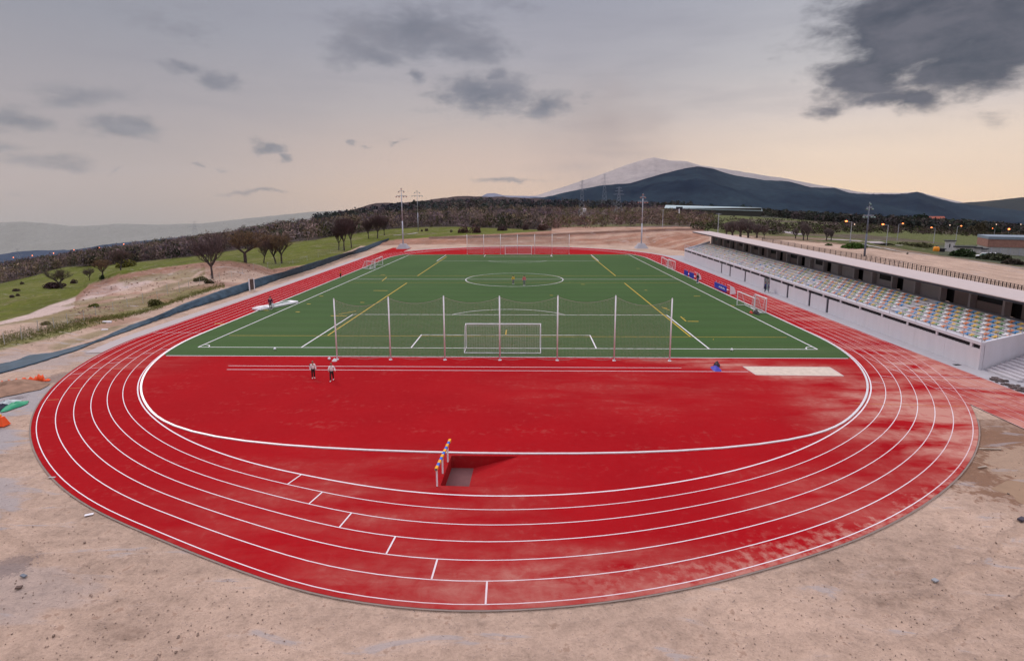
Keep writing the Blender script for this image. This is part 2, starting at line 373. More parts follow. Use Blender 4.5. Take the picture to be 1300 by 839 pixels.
FLAT = np.array([(-46,-60),(-46,40),(-45.6,50),(-46.6,65),(-47.5,81),(-48.5,95),(-49.5,115),(-52,150),(-54,170),(-56,186),(-40,190),(0,189),(40,185),(47,160),(47,145),(40.6,141),(39,47),(39.5,44),(46,38),(62,30),(70,-60)], float)
def flat_dist(X, Y):
    X = np.asarray(X,float); Y = np.asarray(Y,float); shp = X.shape; x = X.ravel(); y = Y.ravel()
    ins = np.zeros(len(x),bool); d2 = np.full(len(x),1e18); n = len(FLAT)
    for i in range(n):
        ax, ay = FLAT[i]; bx, by = FLAT[(i+1)%n]
        c = ((ay>y)!=(by>y)) & (x < (bx-ax)*(y-ay)/((by-ay) if by!=ay else 1e-9)+ax); ins ^= c
        t = np.clip(((x-ax)*(bx-ax)+(y-ay)*(by-ay))/((bx-ax)**2+(by-ay)**2),0,1)
        d2 = np.minimum(d2,(x-ax-t*(bx-ax))**2+(y-ay-t*(by-ay))**2)
    d = np.sqrt(d2); d[ins] = 0; return d.reshape(shp)
def vnoise(x, y, s, seed=0):     # value noise, numpy
    x = np.asarray(x,float)/s; y = np.asarray(y,float)/s
    xi = np.floor(x).astype(int); yi = np.floor(y).astype(int); fx = x-xi; fy = y-yi
    fx = fx*fx*(3-2*fx); fy = fy*fy*(3-2*fy)
    def h(a,b):
        n = (a*374761393+b*668265263+seed*974711)&0x7fffffff; n = ((n^(n>>13))*1274126177)&0x7fffffff
        return ((n^(n>>16))&0xffff)/65535.
    return (h(xi,yi)*(1-fx)+h(xi+1,yi)*fx)*(1-fy)+(h(xi,yi+1)*(1-fx)+h(xi+1,yi+1)*fx)*fy
def fbm(x, y, s, seed=0, o=4):
    t = 0; a = 1; n = 0
    for i in range(o): t = t+a*vnoise(x,y,s/2**i,seed+i); n += a; a *= .5
    return t/n
def height(X, Y):
    X = np.asarray(X,float); Y = np.asarray(Y,float)
    az = np.arctan2(X, Y); rh = np.hypot(X, Y)
    ai = np.interp(az, _AZ, np.arange(len(_AZ))); i0 = np.clip(np.floor(ai).astype(int),0,len(_AZ)-2); fa = ai-i0
    ri = np.interp(np.log(np.maximum(rh,30.)), np.log(_RH), np.arange(len(_RH))); j0 = np.clip(np.floor(ri).astype(int),0,len(_RH)-2); fr = ri-j0
    T = lambda i, j: _T[i, j]
    z = (T(i0,j0)*(1-fr)+T(i0,j0+1)*fr)*(1-fa)+(T(i0+1,j0)*(1-fr)+T(i0+1,j0+1)*fr)*fa
    back = sstep(1.5, 2.4, np.abs(az)); z = z*(1-back)
    z = np.where(rh > 9000, H-(H-z)*(rh/9000)**1.15, z)
    d = flat_dist(X, Y)
    z = z + (fbm(X,Y,9,3)-.5)*np.clip(d/10,0,1)*np.clip(1.3*(rh<400),0,1) + (fbm(X,Y,120,9)-.5)*np.clip((rh-300)/600,0,1)*10
    mo = sstep(0,1,1-np.hypot((X+80)/38,(Y-104)/30)); z = z + mo*((fbm(X,Y,6,41)-.5)*2.6+(fbm(X,Y,2.2,43)-.5)*.9)
    z = z*sstep(0, 7, d)
    return z
def hgt(x, y): return float(height(np.array([x]), np.array([y]))[0])
def hit(u, v, ymin=60, ymax=9000):
    r = ray(u, v); ys = np.exp(np.linspace(math.log(ymin), math.log(ymax), 1500)); t = ys/r[1]
    X = r[0]*t; Z = H+r[2]*t; hz = height(X, ys); k = np.where(Z <= hz)[0]
    i = int(k[0]) if len(k) else len(ys)-1
    return float(X[i]), float(ys[i]), float(hz[i])

XS = lambda pts: (np.array([p[0] for p in pts],float), np.array([p[1] for p in pts],float))
MB_BOT = XS([(0,409),(38,398),(61,388),(97,376),(105,369),(113,361),(152,349),(200,341),(250,334),(290,331),(330,337),(345,342),(400,335),(420,329),(463,313),(494,305),(534,302.5),(580,299.5),(640,297),(700,293)])
MB_TOP = XS([(0,360),(40,351),(81,339),(138,337),(188,331),(250,325),(300,318),(374,307),(400,305),(423,300),(488,291.5),(534,288.5),(580,288),(690,292),(700,293)])
VERGE = XS([(0,440),(60,426),(97,416),(150,401),(200,389),(240,375),(281,364)])
ROADC = XS([(0,405),(60,393),(120,373),(200,351),(240,342)])
C_sand = np.array([.46,.330,.262]); C_pale = np.array([.52,.40,.365]); C_clay = np.array([.29,.150,.105]); C_grass = np.array([.098,.115,.016]); C_grassR = np.array([.088,.10,.036])
C_wood = np.array([.055,.042,.036]); C_scrub = np.array([.10,.075,.065]); C_rough = np.array([.20,.145,.10])
def ground_colours(X, Y, Z):
    u, v = proj(X, Y, Z); n = len(X)
    nz = fbm(X,Y,14,21)-.5; nz2 = fbm(X,Y,4,31)-.5
    col = np.tile(C_sand,(n,1)); dirt = np.ones(n)
    infr = (Y > 20)
    uc = np.clip(u,0,1300)
    d = flat_dist(X,Y)
    def put(mask, c, k=0.):
        mask = np.clip(mask,0,1)[:,None]; col[:] = col*(1-mask)+np.asarray(c)*mask
        if k is not None: dirt[:] = dirt*(1-mask[:,0])+k*mask[:,0]
    wob = nz*3+nz2*1.5
    left = infr & (u < 700) & (d > .5)
    mb = np.interp(uc,*MB_BOT); mt = np.interp(uc,*MB_TOP); vv = v+wob*np.clip((v-280)/60,.15,1)
    rd = np.interp(uc,*ROADC); w_ = np.clip((uc+40)/-1+0,0,1)
    hw = np.interp(uc,[0,120,240],[9,6.5,3]); put(left*(u<255)*sstep(1.25,.8,np.abs(vv-rd)/hw), C_pale, 1.)
    vg = np.interp(uc,*VERGE); hw = np.interp(uc,[0,150,281],[5,3.2,1.2])
    put(left*(u<285)*sstep(1.4,.6,np.abs(vv-vg)/hw)*.85, (.17,.175,.05), .2)
    put(left*(u<285)*(vv<vg)*(vv>rd+8)*sstep(.46,.6,nz+.5)*.75, (.18,.15,.06), .4)
    put(left*(u>95)*(u<700)*sstep(9,2,np.abs(vv-(mb+3)))*(vv>mb)*.85, C_clay*.85, .7)
    put(left*(u>95)*(u<400)*(vv>mb)*sstep(.5,.62,fbm(X,Y,5,88))*.55, C_clay, .7)
    put(left*(u>60)*(u<260)*(vv>mb+6)*sstep(.55,.66,fbm(X*1.2,Y*.6,7,98))*.6, (.17,.15,.06), .3)
    put(left*sstep(.8,-.8,vv-mb), C_grass*(1+.0), 0.)
    gm = left*sstep(.8,-.8,vv-mb)*sstep(.45,.7,fbm(X,Y,40,77))*.6
    put(gm, (.135,.135,.035), 0.)
    put(left*sstep(.8,-.8,vv-mb)*sstep(.52,.68,fbm(X,Y,16,78))*.55, (.075,.085,.014), 0.)
    put(left*sstep(.8,-.8,vv-mb)*sstep(.60,.72,fbm(X,Y,7,79))*.5, (.17,.15,.07), 0.)
    put(left*sstep(.7,-.7,vv-mt), C_wood, 0.)
    # right part
    right = infr & (u >= 690) & (d > .5)
    put(right*(v<288.5)*(u<905), C_scrub, 0.)
    put(right*(v<289)*(u<905)*sstep(.5,.7,fbm(X,Y,60,51))*.8, (.13,.125,.055), 0.)
    put(infr*(d>.5)*(u>500)*(u<900)*(v>np.where(u<700,mb,288))*(.35+.65*sstep(.45,.62,fbm(X/7,Y*1.6,3.5,55))), C_clay*1.1, .6)
    put(infr*(d>3)*(u>545)*(u<900)*sstep(2.4,.5,np.abs(v-np.interp(u,[560,700,860],[302.,298,291.5]))), (.13,.07,.055), .6)
    R = infr & (u>=895) & (d>2)
    low = np.interp(u,[895,960,1060,1130,1200,1300],[289,301,309,318,326,340])
    put(R*(vv<low+1), C_rough, .2)
    put(R*(vv<low-1)*sstep(.35,.6,fbm(X,Y,30,61)), C_grassR*.9, 0.)
    put(R*(v<np.interp(u,[895,1000,1060,1200,1300],[297,300,303,311,312]))*1., C_grassR*1.15, 0.)
    put(R*(v<np.interp(u,[895,1000,1060,1200,1300],[297,298,302,310,311]))*sstep(.52,.6,fbm(X,Y,70,65))*.8, C_scrub, 0.)
    put(R*(v<np.interp(u,[895,1060,1200,1300],[272,281,293,295])), (.05,.052,.04), 0.)
    put(R*(u<1060)*sstep(1,0,np.abs(v-297)/3)*.3, C_rough, .2)
    put(R*(u>1190)*(v>311)*(v<low-1), (.07,.08,.05), .1)
    return col, dirt

def build_terrain():
    az = np.concatenate([np.linspace(-PI,-.95,60,endpoint=False), np.linspace(-.95,.95,900,endpoint=False), np.linspace(.95,PI,60,endpoint=False)])
    rr = np.concatenate([np.linspace(2,36,120,endpoint=False), np.exp(np.linspace(math.log(36),math.log(420),330,endpoint=False)), np.exp(np.linspace(math.log(420),math.log(26000),110))])
    A, R = np.meshgrid(az, rr); X = R*np.sin(A); Y = R*np.cos(A); Z = height(X, Y)
    Z = Z-.05*(flat_dist(X,Y) < .01)
    Z = np.where((X>-4.75)&(X<-.05)&(Y>25.2)&(Y<29.5), -1.5, Z)
    na, nr = len(az), len(rr)
    V = np.stack([X.ravel(),Y.ravel(),Z.ravel()],1)
    idx = np.arange(na*nr).reshape(nr,na); nx = np.roll(idx,-1,1)
    Fc = np.stack([idx[:-1].ravel(), nx[:-1].ravel(), nx[1:].ravel(), idx[1:].ravel()],1)
    col, dirt = ground_colours(V[:,0],V[:,1],V[:,2])
    V = np.vstack([V,[[0,0,-.05]]]); c = len(V)-1
    col = np.vstack([col,[C_sand]]); dirt = np.append(dirt,1.)
    o = npmesh('ground', V, Fc, M_ground, col={'Col':col,'Aux':dirt}, smooth=True)
    tag(o, kind='structure')
    cap = MB(); cap.poly([(2*math.sin(a),2*math.cos(a)) for a in np.linspace(0,2*PI,24,endpoint=False)[::-1]], -.05)
    return o
build_terrain()

# ------------------------------------------------------------------ the running track
C1 = (-2.6,58.7); C2 = (-2.7,142.)
def r_out(ph):    # ph in degrees, 0 = nearest point, + to the right
    k = [(-90,39.15),(-60,38.9),(-40,39.0),(-28,39.3),(-20,39.45),(-13,40.1),(-7,40.95),(0,41.35),(8,41.1),(18,40.5),(33,40.05),(50,39.8),(62,39.5),(90,39.35)]
    return float(np.interp(ph, [a for a,_ in k],[b for _,b in k]))
_ro = np.array([r_out(p) for p in range(-90,91)]); _ri = np.interp(np.arange(-90,91),[-90,-60,-40,-28,-15,-5,0,10,40,60,90],[33.5,33.35,33.1,33.1,33.25,33.75,33.9,34.0,33.85,34.0,33.8])
_ks = np.exp(-np.linspace(-2,2,15)**2); _ks /= _ks.sum()
_ro = np.convolve(np.pad(_ro,7,mode='edge'), _ks, 'valid'); _ri = np.convolve(np.pad(_ri,7,mode='edge'), _ks, 'valid')
def curve(t, off=0., n=120):     # t 0 inner line .. 1 outer line
    pts = []
    for i in range(n+1):
        ph = -90+180*i/n; ro = float(np.interp(ph, np.arange(-90,91), _ro)); ri = float(np.interp(ph, np.arange(-90,91), _ri)); r = ri+(ro-ri)*t+off
        a = math.radians(ph); pts.append((C1[0]+r*math.sin(a), C1[1]-r*math.cos(a)))
    xr0, xl0 = pts[-1][0], pts[0][0]
    r2 = 34.2+5.9*t+off
    for k in range(1,20): f = k/20; pts.append((xr0+(C2[0]+r2-xr0)*f, C1[1]+(C2[1]-C1[1])*f))
    for i in range(n+1):
        a = math.radians(90+180*i/n); pts.append((C2[0]+r2*math.sin(a), C2[1]-r2*math.cos(a)))
    for k in range(1,20): f = k/20; pts.append((C2[0]-r2+(xl0-C2[0]+r2)*f, C2[1]+(C1[1]-C2[1])*f))
    return pts
outer = curve(1., .26)
# water-jump pit corners, cut out of the surface
PIT = [(-4.35,25.75),(-.45,25.6),(-.45,29.1),(-4.25,29.1)]
def ribbon(name, A, B, z, m, **k):
    n = len(A); b = MB(); b.add([(p[0],p[1],z) for p in A]+[(p[0],p[1],z) for p in B],[(i,n+i,n+(i+1)%n,(i+1)%n) for i in range(n)])
    return b
import bmesh
def fill(pts, hole=None, z=0.):
    bm = bmesh.new()
    def loop(P):
        vs = [bm.verts.new((p[0],p[1],z)) for p in P]
        return [bm.edges.new((vs[i],vs[(i+1)%len(vs)])) for i in range(len(vs))]
    E_ = loop(pts)
    if hole: E_ += loop(hole)
    bmesh.ops.triangle_fill(bm, use_beauty=True, use_dissolve=False, edges=E_)
    for f in bm.faces:
        if f.normal.z < 0: f.normal_flip()
    b = MB(); idx = {v:i for i,v in enumerate(bm.verts)}
    b.add([tuple(v.co) for v in bm.verts],[tuple(idx[v] for v in f.verts) for f in bm.faces]); bm.free(); return b
tag(fill(outer, PIT, 0.).build('running_track', M_track), kind='structure')
ch = MB(); ch.poly([(31.35,20),(37.1,20),(36.98,62),(31.35,62)][::1], -.006); ch.poly([(-43.2,140),(-36,140),(-37.4,178),(-43.6,178)], -.006)
tag(ch.build('sprint_chute', M_track), kind='structure')
# pit interior (floor slopes up away from the hurdle)
pb = MB(); a,b_,c_,d_ = [Vector((*p,0)) for p in PIT]
dz = -.75
fa = a+Vector((0,0,dz)); fd = d_+Vector((0,0,dz)); a2 = a.lerp(b_,.33)+Vector((0,0,dz)); d2 = d_.lerp(c_,.33)+Vector((0,0,dz))
pb.add([a,d_,fd,fa],[(0,1,2,3)]); pb.add([a,fa,a2,b_],[(0,1,2,3)]); pb.add([d_,fd,d2,c_],[(3,2,1,0)]); pb.add([a2,d2,c_,b_],[(0,3,2,1)])
tag(pb.build('water_jump_ramp', M_track), kind='structure')
fl = MB(); fl.add([fa,a2,d2,fd],[(0,1,2,3)]); tag(fl.build('water_jump_floor', concrete_material('wet_grey_concrete',(.16,.068,.072),.5)), kind='structure')
ln = MB()
for k in range(1,7):
    ln.strip(curve(k/6.), .046, .004, True)
i0 = curve(0.,-.0)
tag(ln.build('lane_line', M_line), kind='structure')
# lane 1 line that passes outside the water jump
l1 = MB(); l1.strip(curve(0.), .085, .0045, True); tag(l1.build('inside_line', M_line), kind='structure')
# raised kerb: follows the inside line, straight past the water jump
kp = curve(0., -.17); nb = 121; KP = []
jump = [(-23.6,32.75),(-21.6,31.75),(-19.5,31.0),(-17.3,30.4),(-15,30.05),(-12.3,29.75),(-9.5,29.5),(-6,29.33),(-3.,29.27),(0,29.26),(3,29.3),(6.,29.38),(9.,29.6),(12,30.0),(14.5,30.6),(16.6,31.4),(18.2,32.3)]
for i in range(nb):
    x, y = kp[i]
    if x < -24.6 or x > 18.8: KP.append((x,y))
    elif jump: KP.extend(jump); jump = None
KP += kp[nb:]
def smooth_closed(P, it=2):
    P = [Vector((*p,0)) for p in P]
    for _ in range(it): P = [(P[i-1]+P[i]*2+P[(i+1)%len(P)])/4 for i in range(len(P))]
    return [(p.x,p.y) for p in P]
KP = smooth_closed(KP, 8)
kb = MB(); n = len(KP); w = .07
Lq = MB().strip(KP, .14, 0, True).v; Lft, Rgt = Lq[:n], Lq[n:]
kb.add([(x,y,.055) for x,y,_ in Lft]+[(x,y,.055) for x,y,_ in Rgt]+[(x,y,.001) for x,y,_ in Lft]+[(x,y,.001) for x,y,_ in Rgt],
   [f for i in range(n) for j in [(i+1)%n] for f in ((i,n+i,n+j,j),(2*n+i,i,j,2*n+j),(n+i,3*n+i,3*n+j,n+j))])
tag(kb.build('track_kerb', M_kerb), kind='structure')
# stagger marks and start lines
sm = MB()
def radial(k0, k1, ph, w=.07):
    a = math.radians(ph); ro = float(np.interp(ph, np.arange(-90,91), _ro)); P = []
    ri = float(np.interp(ph, np.arange(-90,91), _ri))
    for k in (k0,k1): r = ri+(ro-ri)*k/6.; P.append((C1[0]+r*math.sin(a), C1[1]-r*math.cos(a)))
    sm.strip(P, w, .008)
def ph_of(u, v):
    x, y = g(u, v); return math.degrees(math.atan2(x-C1[0], C1[1]-y))
for k,(u,v) in enumerate([(370,611),(396,636),(436,663),(495,694),(551,724),(617,758)]): radial(k, k+1, ph_of(u,v))
for ph in (-90.,): radial(0,6,ph,.06)
for k in range(6): radial(k,k+1, 62+k*3.6,.05)
for k in range(6): radial(k,k+1, -78+k*2.2,.05)
# finish line area across right and left straights
for yy in (62.,66.5): sm.strip([(31.0,yy),(37.2,yy)], .07, .008)
for k in range(7): sm.strip([(31.35+.92*k,60),(31.35+.93*k,24)], .035, .008)
sm.strip([(31.4,44),(36.9,44)],.06,.009); sm.strip([(31.4,41.2),(36.9,41.2)],.06,.009)
for yy in (-1,): pass
sm.strip([g(290,464.3),g(865,467)], .075, .006); sm.strip([g(288,469),g(950,471.8)], .075, .006)
tag(sm.build('track_marking', M_line), kind='structure')
om = MB()
for (u0,v0,u1,v1) in ((60,508,75,507),(88,493,106,492),(112,478,128,477),(143,469,158,468),(1085,512,1180,515),(1180,515,1225,516)):
    om.strip([g(u0,v0),g(u1,v1)], .06, .011)
tag(om.build('orange_marking', M_oran), kind='structure')

# ------------------------------------------------------------------ football turf
ti = curve(0.,-.26)
YN, YF = 49.35, 153.6
tp = [p for p in ti if YN < p[1] < YF]
right = sorted([p for p in tp if p[0] > 0], key=lambda p: p[1]); left = sorted([p for p in tp if p[0] < 0], key=lambda p: -p[1])
def xat(Y, side):
    dy = C1[1]-Y; r = (33.2 if side < 0 else 33.75)-.3+.02; return C1[0]+side*math.sqrt(r*r-dy*dy)
def xatf(Y, side):
    dy = Y-C2[1]; r = 33.94; return C2[0]+side*math.sqrt(r*r-dy*dy)
turf = [(xat(YN,1),YN)]+right+[(xatf(YF,1),YF),(xatf(YF,-1),YF)]+left+[(xat(YN,-1),YN)]
tag(fill(turf, None, .006).build('football_turf', M_turf), kind='structure')
pl = MB(); PX, PY, PW, PL = -2.29, 52.52, 61.2, 100.
def PS(pts, w=.12, z=.011): pl.strip([(PX+x,PY+y) for x,y in pts], w, z)
x2 = PW/2
PS([(-x2,0),(x2,0)]); PS([(-x2,PL),(x2,PL)]); PS([(-x2,0),(-x2,PL)],.13,.012); PS([(x2,0),(x2,PL)],.13,.012); PS([(-x2,PL/2),(x2,PL/2)])
PS([(9.15*math.cos(2*PI*k/64),PL/2+9.15*math.sin(2*PI*k/64)) for k in range(65)],.13,.013)
for s, y0 in ((1,0),(-1,PL)):
    PS([(-20.16,y0),(-20.16,y0+s*16.5)],.14,.012); PS([(20.16,y0),(20.16,y0+s*16.5)],.14,.012); PS([(-20.2,y0+s*16.5),(20.2,y0+s*16.5)])
    PS([(-9.16,y0),(-9.16,y0+s*5.5)],.13,.012); PS([(9.16,y0),(9.16,y0+s*5.5)],.13,.012); PS([(-9.2,y0+s*5.5),(9.2,y0+s*5.5)])
    a0 = math.acos(5.5/9.15); PS([(9.15*math.sin(a0*(k/12-1)), y0+s*(11+9.15*math.cos(a0*(k/12-1)))) for k in range(25)],.12,.013)
    for sx in (-1,1): PS([(sx*(x2-1*math.cos(PI/2*k/8)), y0+s*math.sin(PI/2*k/8)) for k in range(9)],.1,.014)
pl.strip([(xat(YN,-1)+.1,YN+.02),(xat(YN,1)-.1,YN+.02)],.12,.0115)
tag(pl.build('pitch_line', M_line), kind='structure')
yl = MB()
for X in (-21.6,17.5):
    yl.strip([(X,57.6),(X,97.6)],.16,.0155); yl.strip([(X,107.3),(X,147.6)],.16,.0155)
for Y in (57.4,98.,107.3,147.6): yl.strip([(-32.4,Y),(27.6,Y)],.09,.0165)
for (u,v,du) in ((115+0,0,0),):
    pass
for (u,v,w_) in ((483,369,18),(408,376,5),(392,386,5),(430,401,20),(280,411,15),(338,394,6),(378,396,5),(486,349,6),(651,357,3),(642.5,424,0),(820,368.5,3),(885,376,8),(845,391,4),(868,404,0),(880,408,14),(960,398,8),(905,431,0),(810,341,4),(460,384,5),(700,375,4),(930,388,5),(740,361,5)):
    yl.strip([g(u-w_/2,v),g(u+max(w_,2.4)/2,v+.15)], .22, .018)
for (u0,v0,u1,v1) in ((430,399,452,395),(864,402,871,408),(642,425,643,419),(840,390,850,394),(485,357,491,352)): yl.strip([g(u0,v0),g(u1,v1)],.14,.019)
tag(yl.build('yellow_pitch_line', M_yel), kind='structure')

# sand pit
q = [g(943,465.2),g(960,476),g(1071,477.3),g(1053,466.2)]
sp = MB(); sp.poly(q, .012); tag(sp.build('sand_pit', M_sand), kind='structure')
bd = MB()
for a, b in zip(q, q[1:]+q[:1]): bd.strip([a,b],.10,.016)
tag(bd.build('sand_pit_edge', mat('pale_rubber_edge',(.55,.42,.42),.8)), kind='structure')
# pavements
ap = MB()
oo = curve(1.,.27); oo2 = curve(1.,1.9)
nn = 121
def seg_ribbon(A, B, ok, z):
    for i in range(len(A)):
        j = (i+1)%len(A)
        if ok(A[i]) and ok(A[j]): ap.add([(*A[i],z),(*A[j],z),(*B[j],z),(*B[i],z)],[(0,3,2,1)])
seg_ribbon(oo, oo2, lambda p: p[0] < 0 and p[1] > 50 or p[1] > 145, -.012)
tag(ap.build('concrete_path', M_apron), kind='structure')
pv = MB(); pv.poly([(36.9,43.5),(40.5,44.6),(42.2,150),(36.9,150)], -.009); pv.poly([(36.95,43.5),(36.98,36.5),(38.3,38.5),(40.4,44.5)], -.009)
tag(pv.build('stand_pavement', M_pave), kind='structure')
# thin dark edging strip outside the bend
eg = MB(); eo = curve(1.,.31)
eo = [p for p in eo if p[1] < 60]
eg.strip(eo[2:-24], .07, .001); tag(eg.build('track_edging', concrete_material('edging_concrete',(.27,.21,.19),.5)), kind='structure')

# ------------------------------------------------------------------ grandstand
S0 = Vector((38.5,46.1,0)); SA = math.atan2(.018,1.)      # local x = away from the track, local y = along the stand
stand = empty('grandstand', S0, -SA)
tag(stand, 'long concrete grandstand with coloured seats under a flat pale roof', 'grandstand')
LEN = 94.5
kz = lambda y: 1+.0016*max(0,y)
def sheared(b):
    b.v = [(x,y,z*kz(y)) for x,y,z in b.v]; return b
class MBS(MB):          # keeps every box as a piece of its own
    def add(s, vs, fs):
        s.__dict__.setdefault('p', []).append((list(vs), list(fs))); return s
def sb(fn, name, m, parent=stand, split=False, **k):
    if split:
        bs = MBS(); fn(bs)
        for vs, fs in bs.p: q = MB(); MB.add(q, vs, fs); o = sheared(q).build(name, m, parent, **k)
        return o
    b = MB(); fn(b); return sheared(b).build(name, m, parent, **k)
ROWS = 6; RD = .82; RZ = .20; Z0 = 2.2
tierv = lambda r: 1.0+RD*r; tierz = lambda r: Z0+RZ*r
DOORS = [(66.0,.6),(61.0,.6),(53.2,.6),(36.2,.55),(29.5,.55),(24.8,.55)]
DBL = (42.6,44.9)
def f_wall(b):
    ys = sorted([0.]+[d-w/2 for d,w in DOORS]+[d+w/2 for d,w in DOORS]+[DBL[0],DBL[1],LEN])
    opens = [(d-w/2,d+w/2) for d,w in DOORS]+[DBL]
    for y0, y1 in zip(ys, ys[1:]):
        if any(abs(y0-a)<1e-6 and abs(y1-c)<1e-6 for a,c in opens): continue
        n = max(1,int((y1-y0)/4.2)+1)
        for k in range(n): b.box(0,.28,y0+(y1-y0)*k/n+.008,y0+(y1-y0)*(k+1)/n-.008,-.05,1.74)
sb(f_wall, 'front_wall', M_conc, split=True)
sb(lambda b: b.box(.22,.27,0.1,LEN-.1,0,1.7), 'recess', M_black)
pitchp = [.0]+[1.1+4.15*k for k in range(23)]
def f_vent(b):
    for y0 in pitchp: b.box(-.02,.26,y0-.12+(.12 if y0==0 else 0),y0+.12,1.745,2.10)
    b.box(-.02,.26,LEN-.2,LEN,1.745,2.10)
sb(f_vent, 'vent_pillar', M_conc, split=True)
def f_vb(b):
    b.box(.14,.2,.2,LEN-.3,1.76,2.09)
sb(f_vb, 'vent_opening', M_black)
def f_vbars(b):
    y = .4
    while y < LEN-.5:
        b.box(.06,.09,y,y+.05,1.75,2.1); y += .42
    b.box(.055,.095,.2,LEN-.3,1.90,1.93)
sb(f_vbars, 'vent_grille', M_fascia)
sb(lambda b: b.box(-.06,.32,-.02,LEN,2.105,2.38), 'front_rim', M_conc)
def f_rail(b):
    n = 46
    for k in range(n+1):
        y = .05+(LEN-.1)*k/n; b.box(-.01,.04,y-.025,y+.025,2.36,3.12)
    b.tube((.015,0,3.12),(.015,LEN*.5,3.12*1),.035,n=6); b.tube((.015,LEN*.5,3.12),(.015,LEN,3.12),.035,n=6)
    for zz in (2.6,2.85): b.tube((.015,0,zz),(.015,LEN*.5,zz),.014,n=4); b.tube((.015,LEN*.5,zz),(.015,LEN,zz),.014,n=4)
sb(f_rail, 'railing', M_pole)
def f_tier(b):
    b.box(.28,tierv(0)-.02,.3,LEN-.2,1.9,2.12)
    for r in range(ROWS): b.box(tierv(r)-.01,6.7,.3,LEN-.2,tierz(r)-RZ-.05,tierz(r))
    b.box(tierv(ROWS)-.1,6.75,.3,LEN-.2,2.9,tierz(ROWS)+.02)
sb(f_tier, 'terrace', M_tier)
AIS = [(13.6,14.8),(33.,34.2),(52.5,53.7),(72,73.2)]
def f_ais(b):
    for a, c in AIS:
        for r in range(ROWS): b.box(tierv(r)-.35,tierv(r)+.05,a+.1,c-.1,tierz(r)-.1,tierz(r)-RZ*.5+.1-.003)
sb(f_ais, 'aisle_step', M_tier, split=True)
# back wall: alternating openings, panels and columns
WV = 7.0; WB = 3.1; WT = 5.32
cols = [2.0+4.15*k for k in range(23)]
def f_back(b, which):
    r = random.Random(3)
    for k, y in enumerate(cols):
        y1 = y+4.15; kind = k % 2
        lo = 12 < y < 44
        if kind == 0:
            if which == ('light' if lo else 'dark'): b.box(WV,WV+.15,y+.25,y1-1.35,WB,WT)
            if which == 'open': b.box(WV+.6,WV+.7,y1-1.4,y1+.02,WB,WT)
            if which == 'glass' and not lo: b.box(WV+.05,WV+.12,y+.2,y+.75,WB,WT)
        else:
            if which == ('light' if lo else 'dark'): b.box(WV,WV+.15,y+.25,y1-.2,WB,WT-(1.1 if not lo else 0.))
            if which == 'open' and not lo: b.box(WV+.08,WV+.14,y+.3,y1-.3,WT-1.1,WT)
            if which == 'open' and lo and k % 4 == 1: b.box(WV-.004,WV+.1,y+.7,y1-.8,WB+1.0,WB+1.85)
    if which == 'open': b.box(WV+.1,WV+.2,.3,1.4,WB,WT)
    if which == 'glass':
        b.box(WV+.02,WV+.1,LEN-3.2,LEN-1.6,WB,WT); b.box(WV+.02,WV+.1,-.1,.28,WB,WT)
sb(lambda b: f_back(b,'dark'), 'back_wall', M_darkc, split=True); sb(lambda b: f_back(b,'light'), 'back_wall_panel', M_lightc, split=True)
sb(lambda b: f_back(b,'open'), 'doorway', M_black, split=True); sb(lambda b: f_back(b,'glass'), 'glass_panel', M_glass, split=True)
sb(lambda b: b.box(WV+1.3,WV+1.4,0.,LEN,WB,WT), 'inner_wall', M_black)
def f_cols(b):
    for y in cols+[LEN-.6]:
        b.box(WV-.55,WV+.1,y-.14,y+.14,WB,WT)
sb(f_cols, 'column', M_lightc, split=True)
def f_lin(b): b.box(WV-.1,WV+.3,0,LEN,WT,WT+.05)
sb(f_lin, 'lintel', M_fascia)
def f_fixt(b):
    for y in cols[1:]:
        b.box(WV-1.3,WV-.95,y+1.6,y+1.9,5.20,5.36); pass
sb(f_fixt, 'ceiling_light', M_white, split=True)
# roof slab rising to the back
def f_roof(b):
    for k in range(24):
        y0 = -6+k*(LEN+14)/24; y1 = y0+(LEN+14)/24-.015
        for (z0,z1,e,mi) in ((-.04,.0,0,0),):
            v0, v1 = 3.9, 8.5
            b.add([(v0,y0,5.60),(v1,y0,5.64),(v1,y1,5.64),(v0,y1,5.60),(v0,y0,5.68),(v1,y0,5.72),(v1,y1,5.72),(v0,y1,5.68)],[(0,3,2,1),(4,5,6,7),(0,1,5,4),(1,2,6,5),(2,3,7,6),(3,0,4,7)])
sb(f_roof, 'roof', M_roof)
def f_fas(b):
    v0, v1 = 3.96, 8.4
    for k in range(12):
        y0 = -5.95+k*(LEN+13.9)/12; y1 = y0+(LEN+13.9)/12
        b.add([(v0,y0,5.38),(v1,y0,5.42),(v1,y1,5.42),(v0,y1,5.38),(v0,y0,5.595),(v1,y0,5.635),(v1,y1,5.635),(v0,y1,5.595)],[(0,3,2,1),(4,5,6,7),(0,1,5,4),(1,2,6,5),(2,3,7,6),(3,0,4,7)])
sb(f_fas, 'roof_edge', M_fascia)
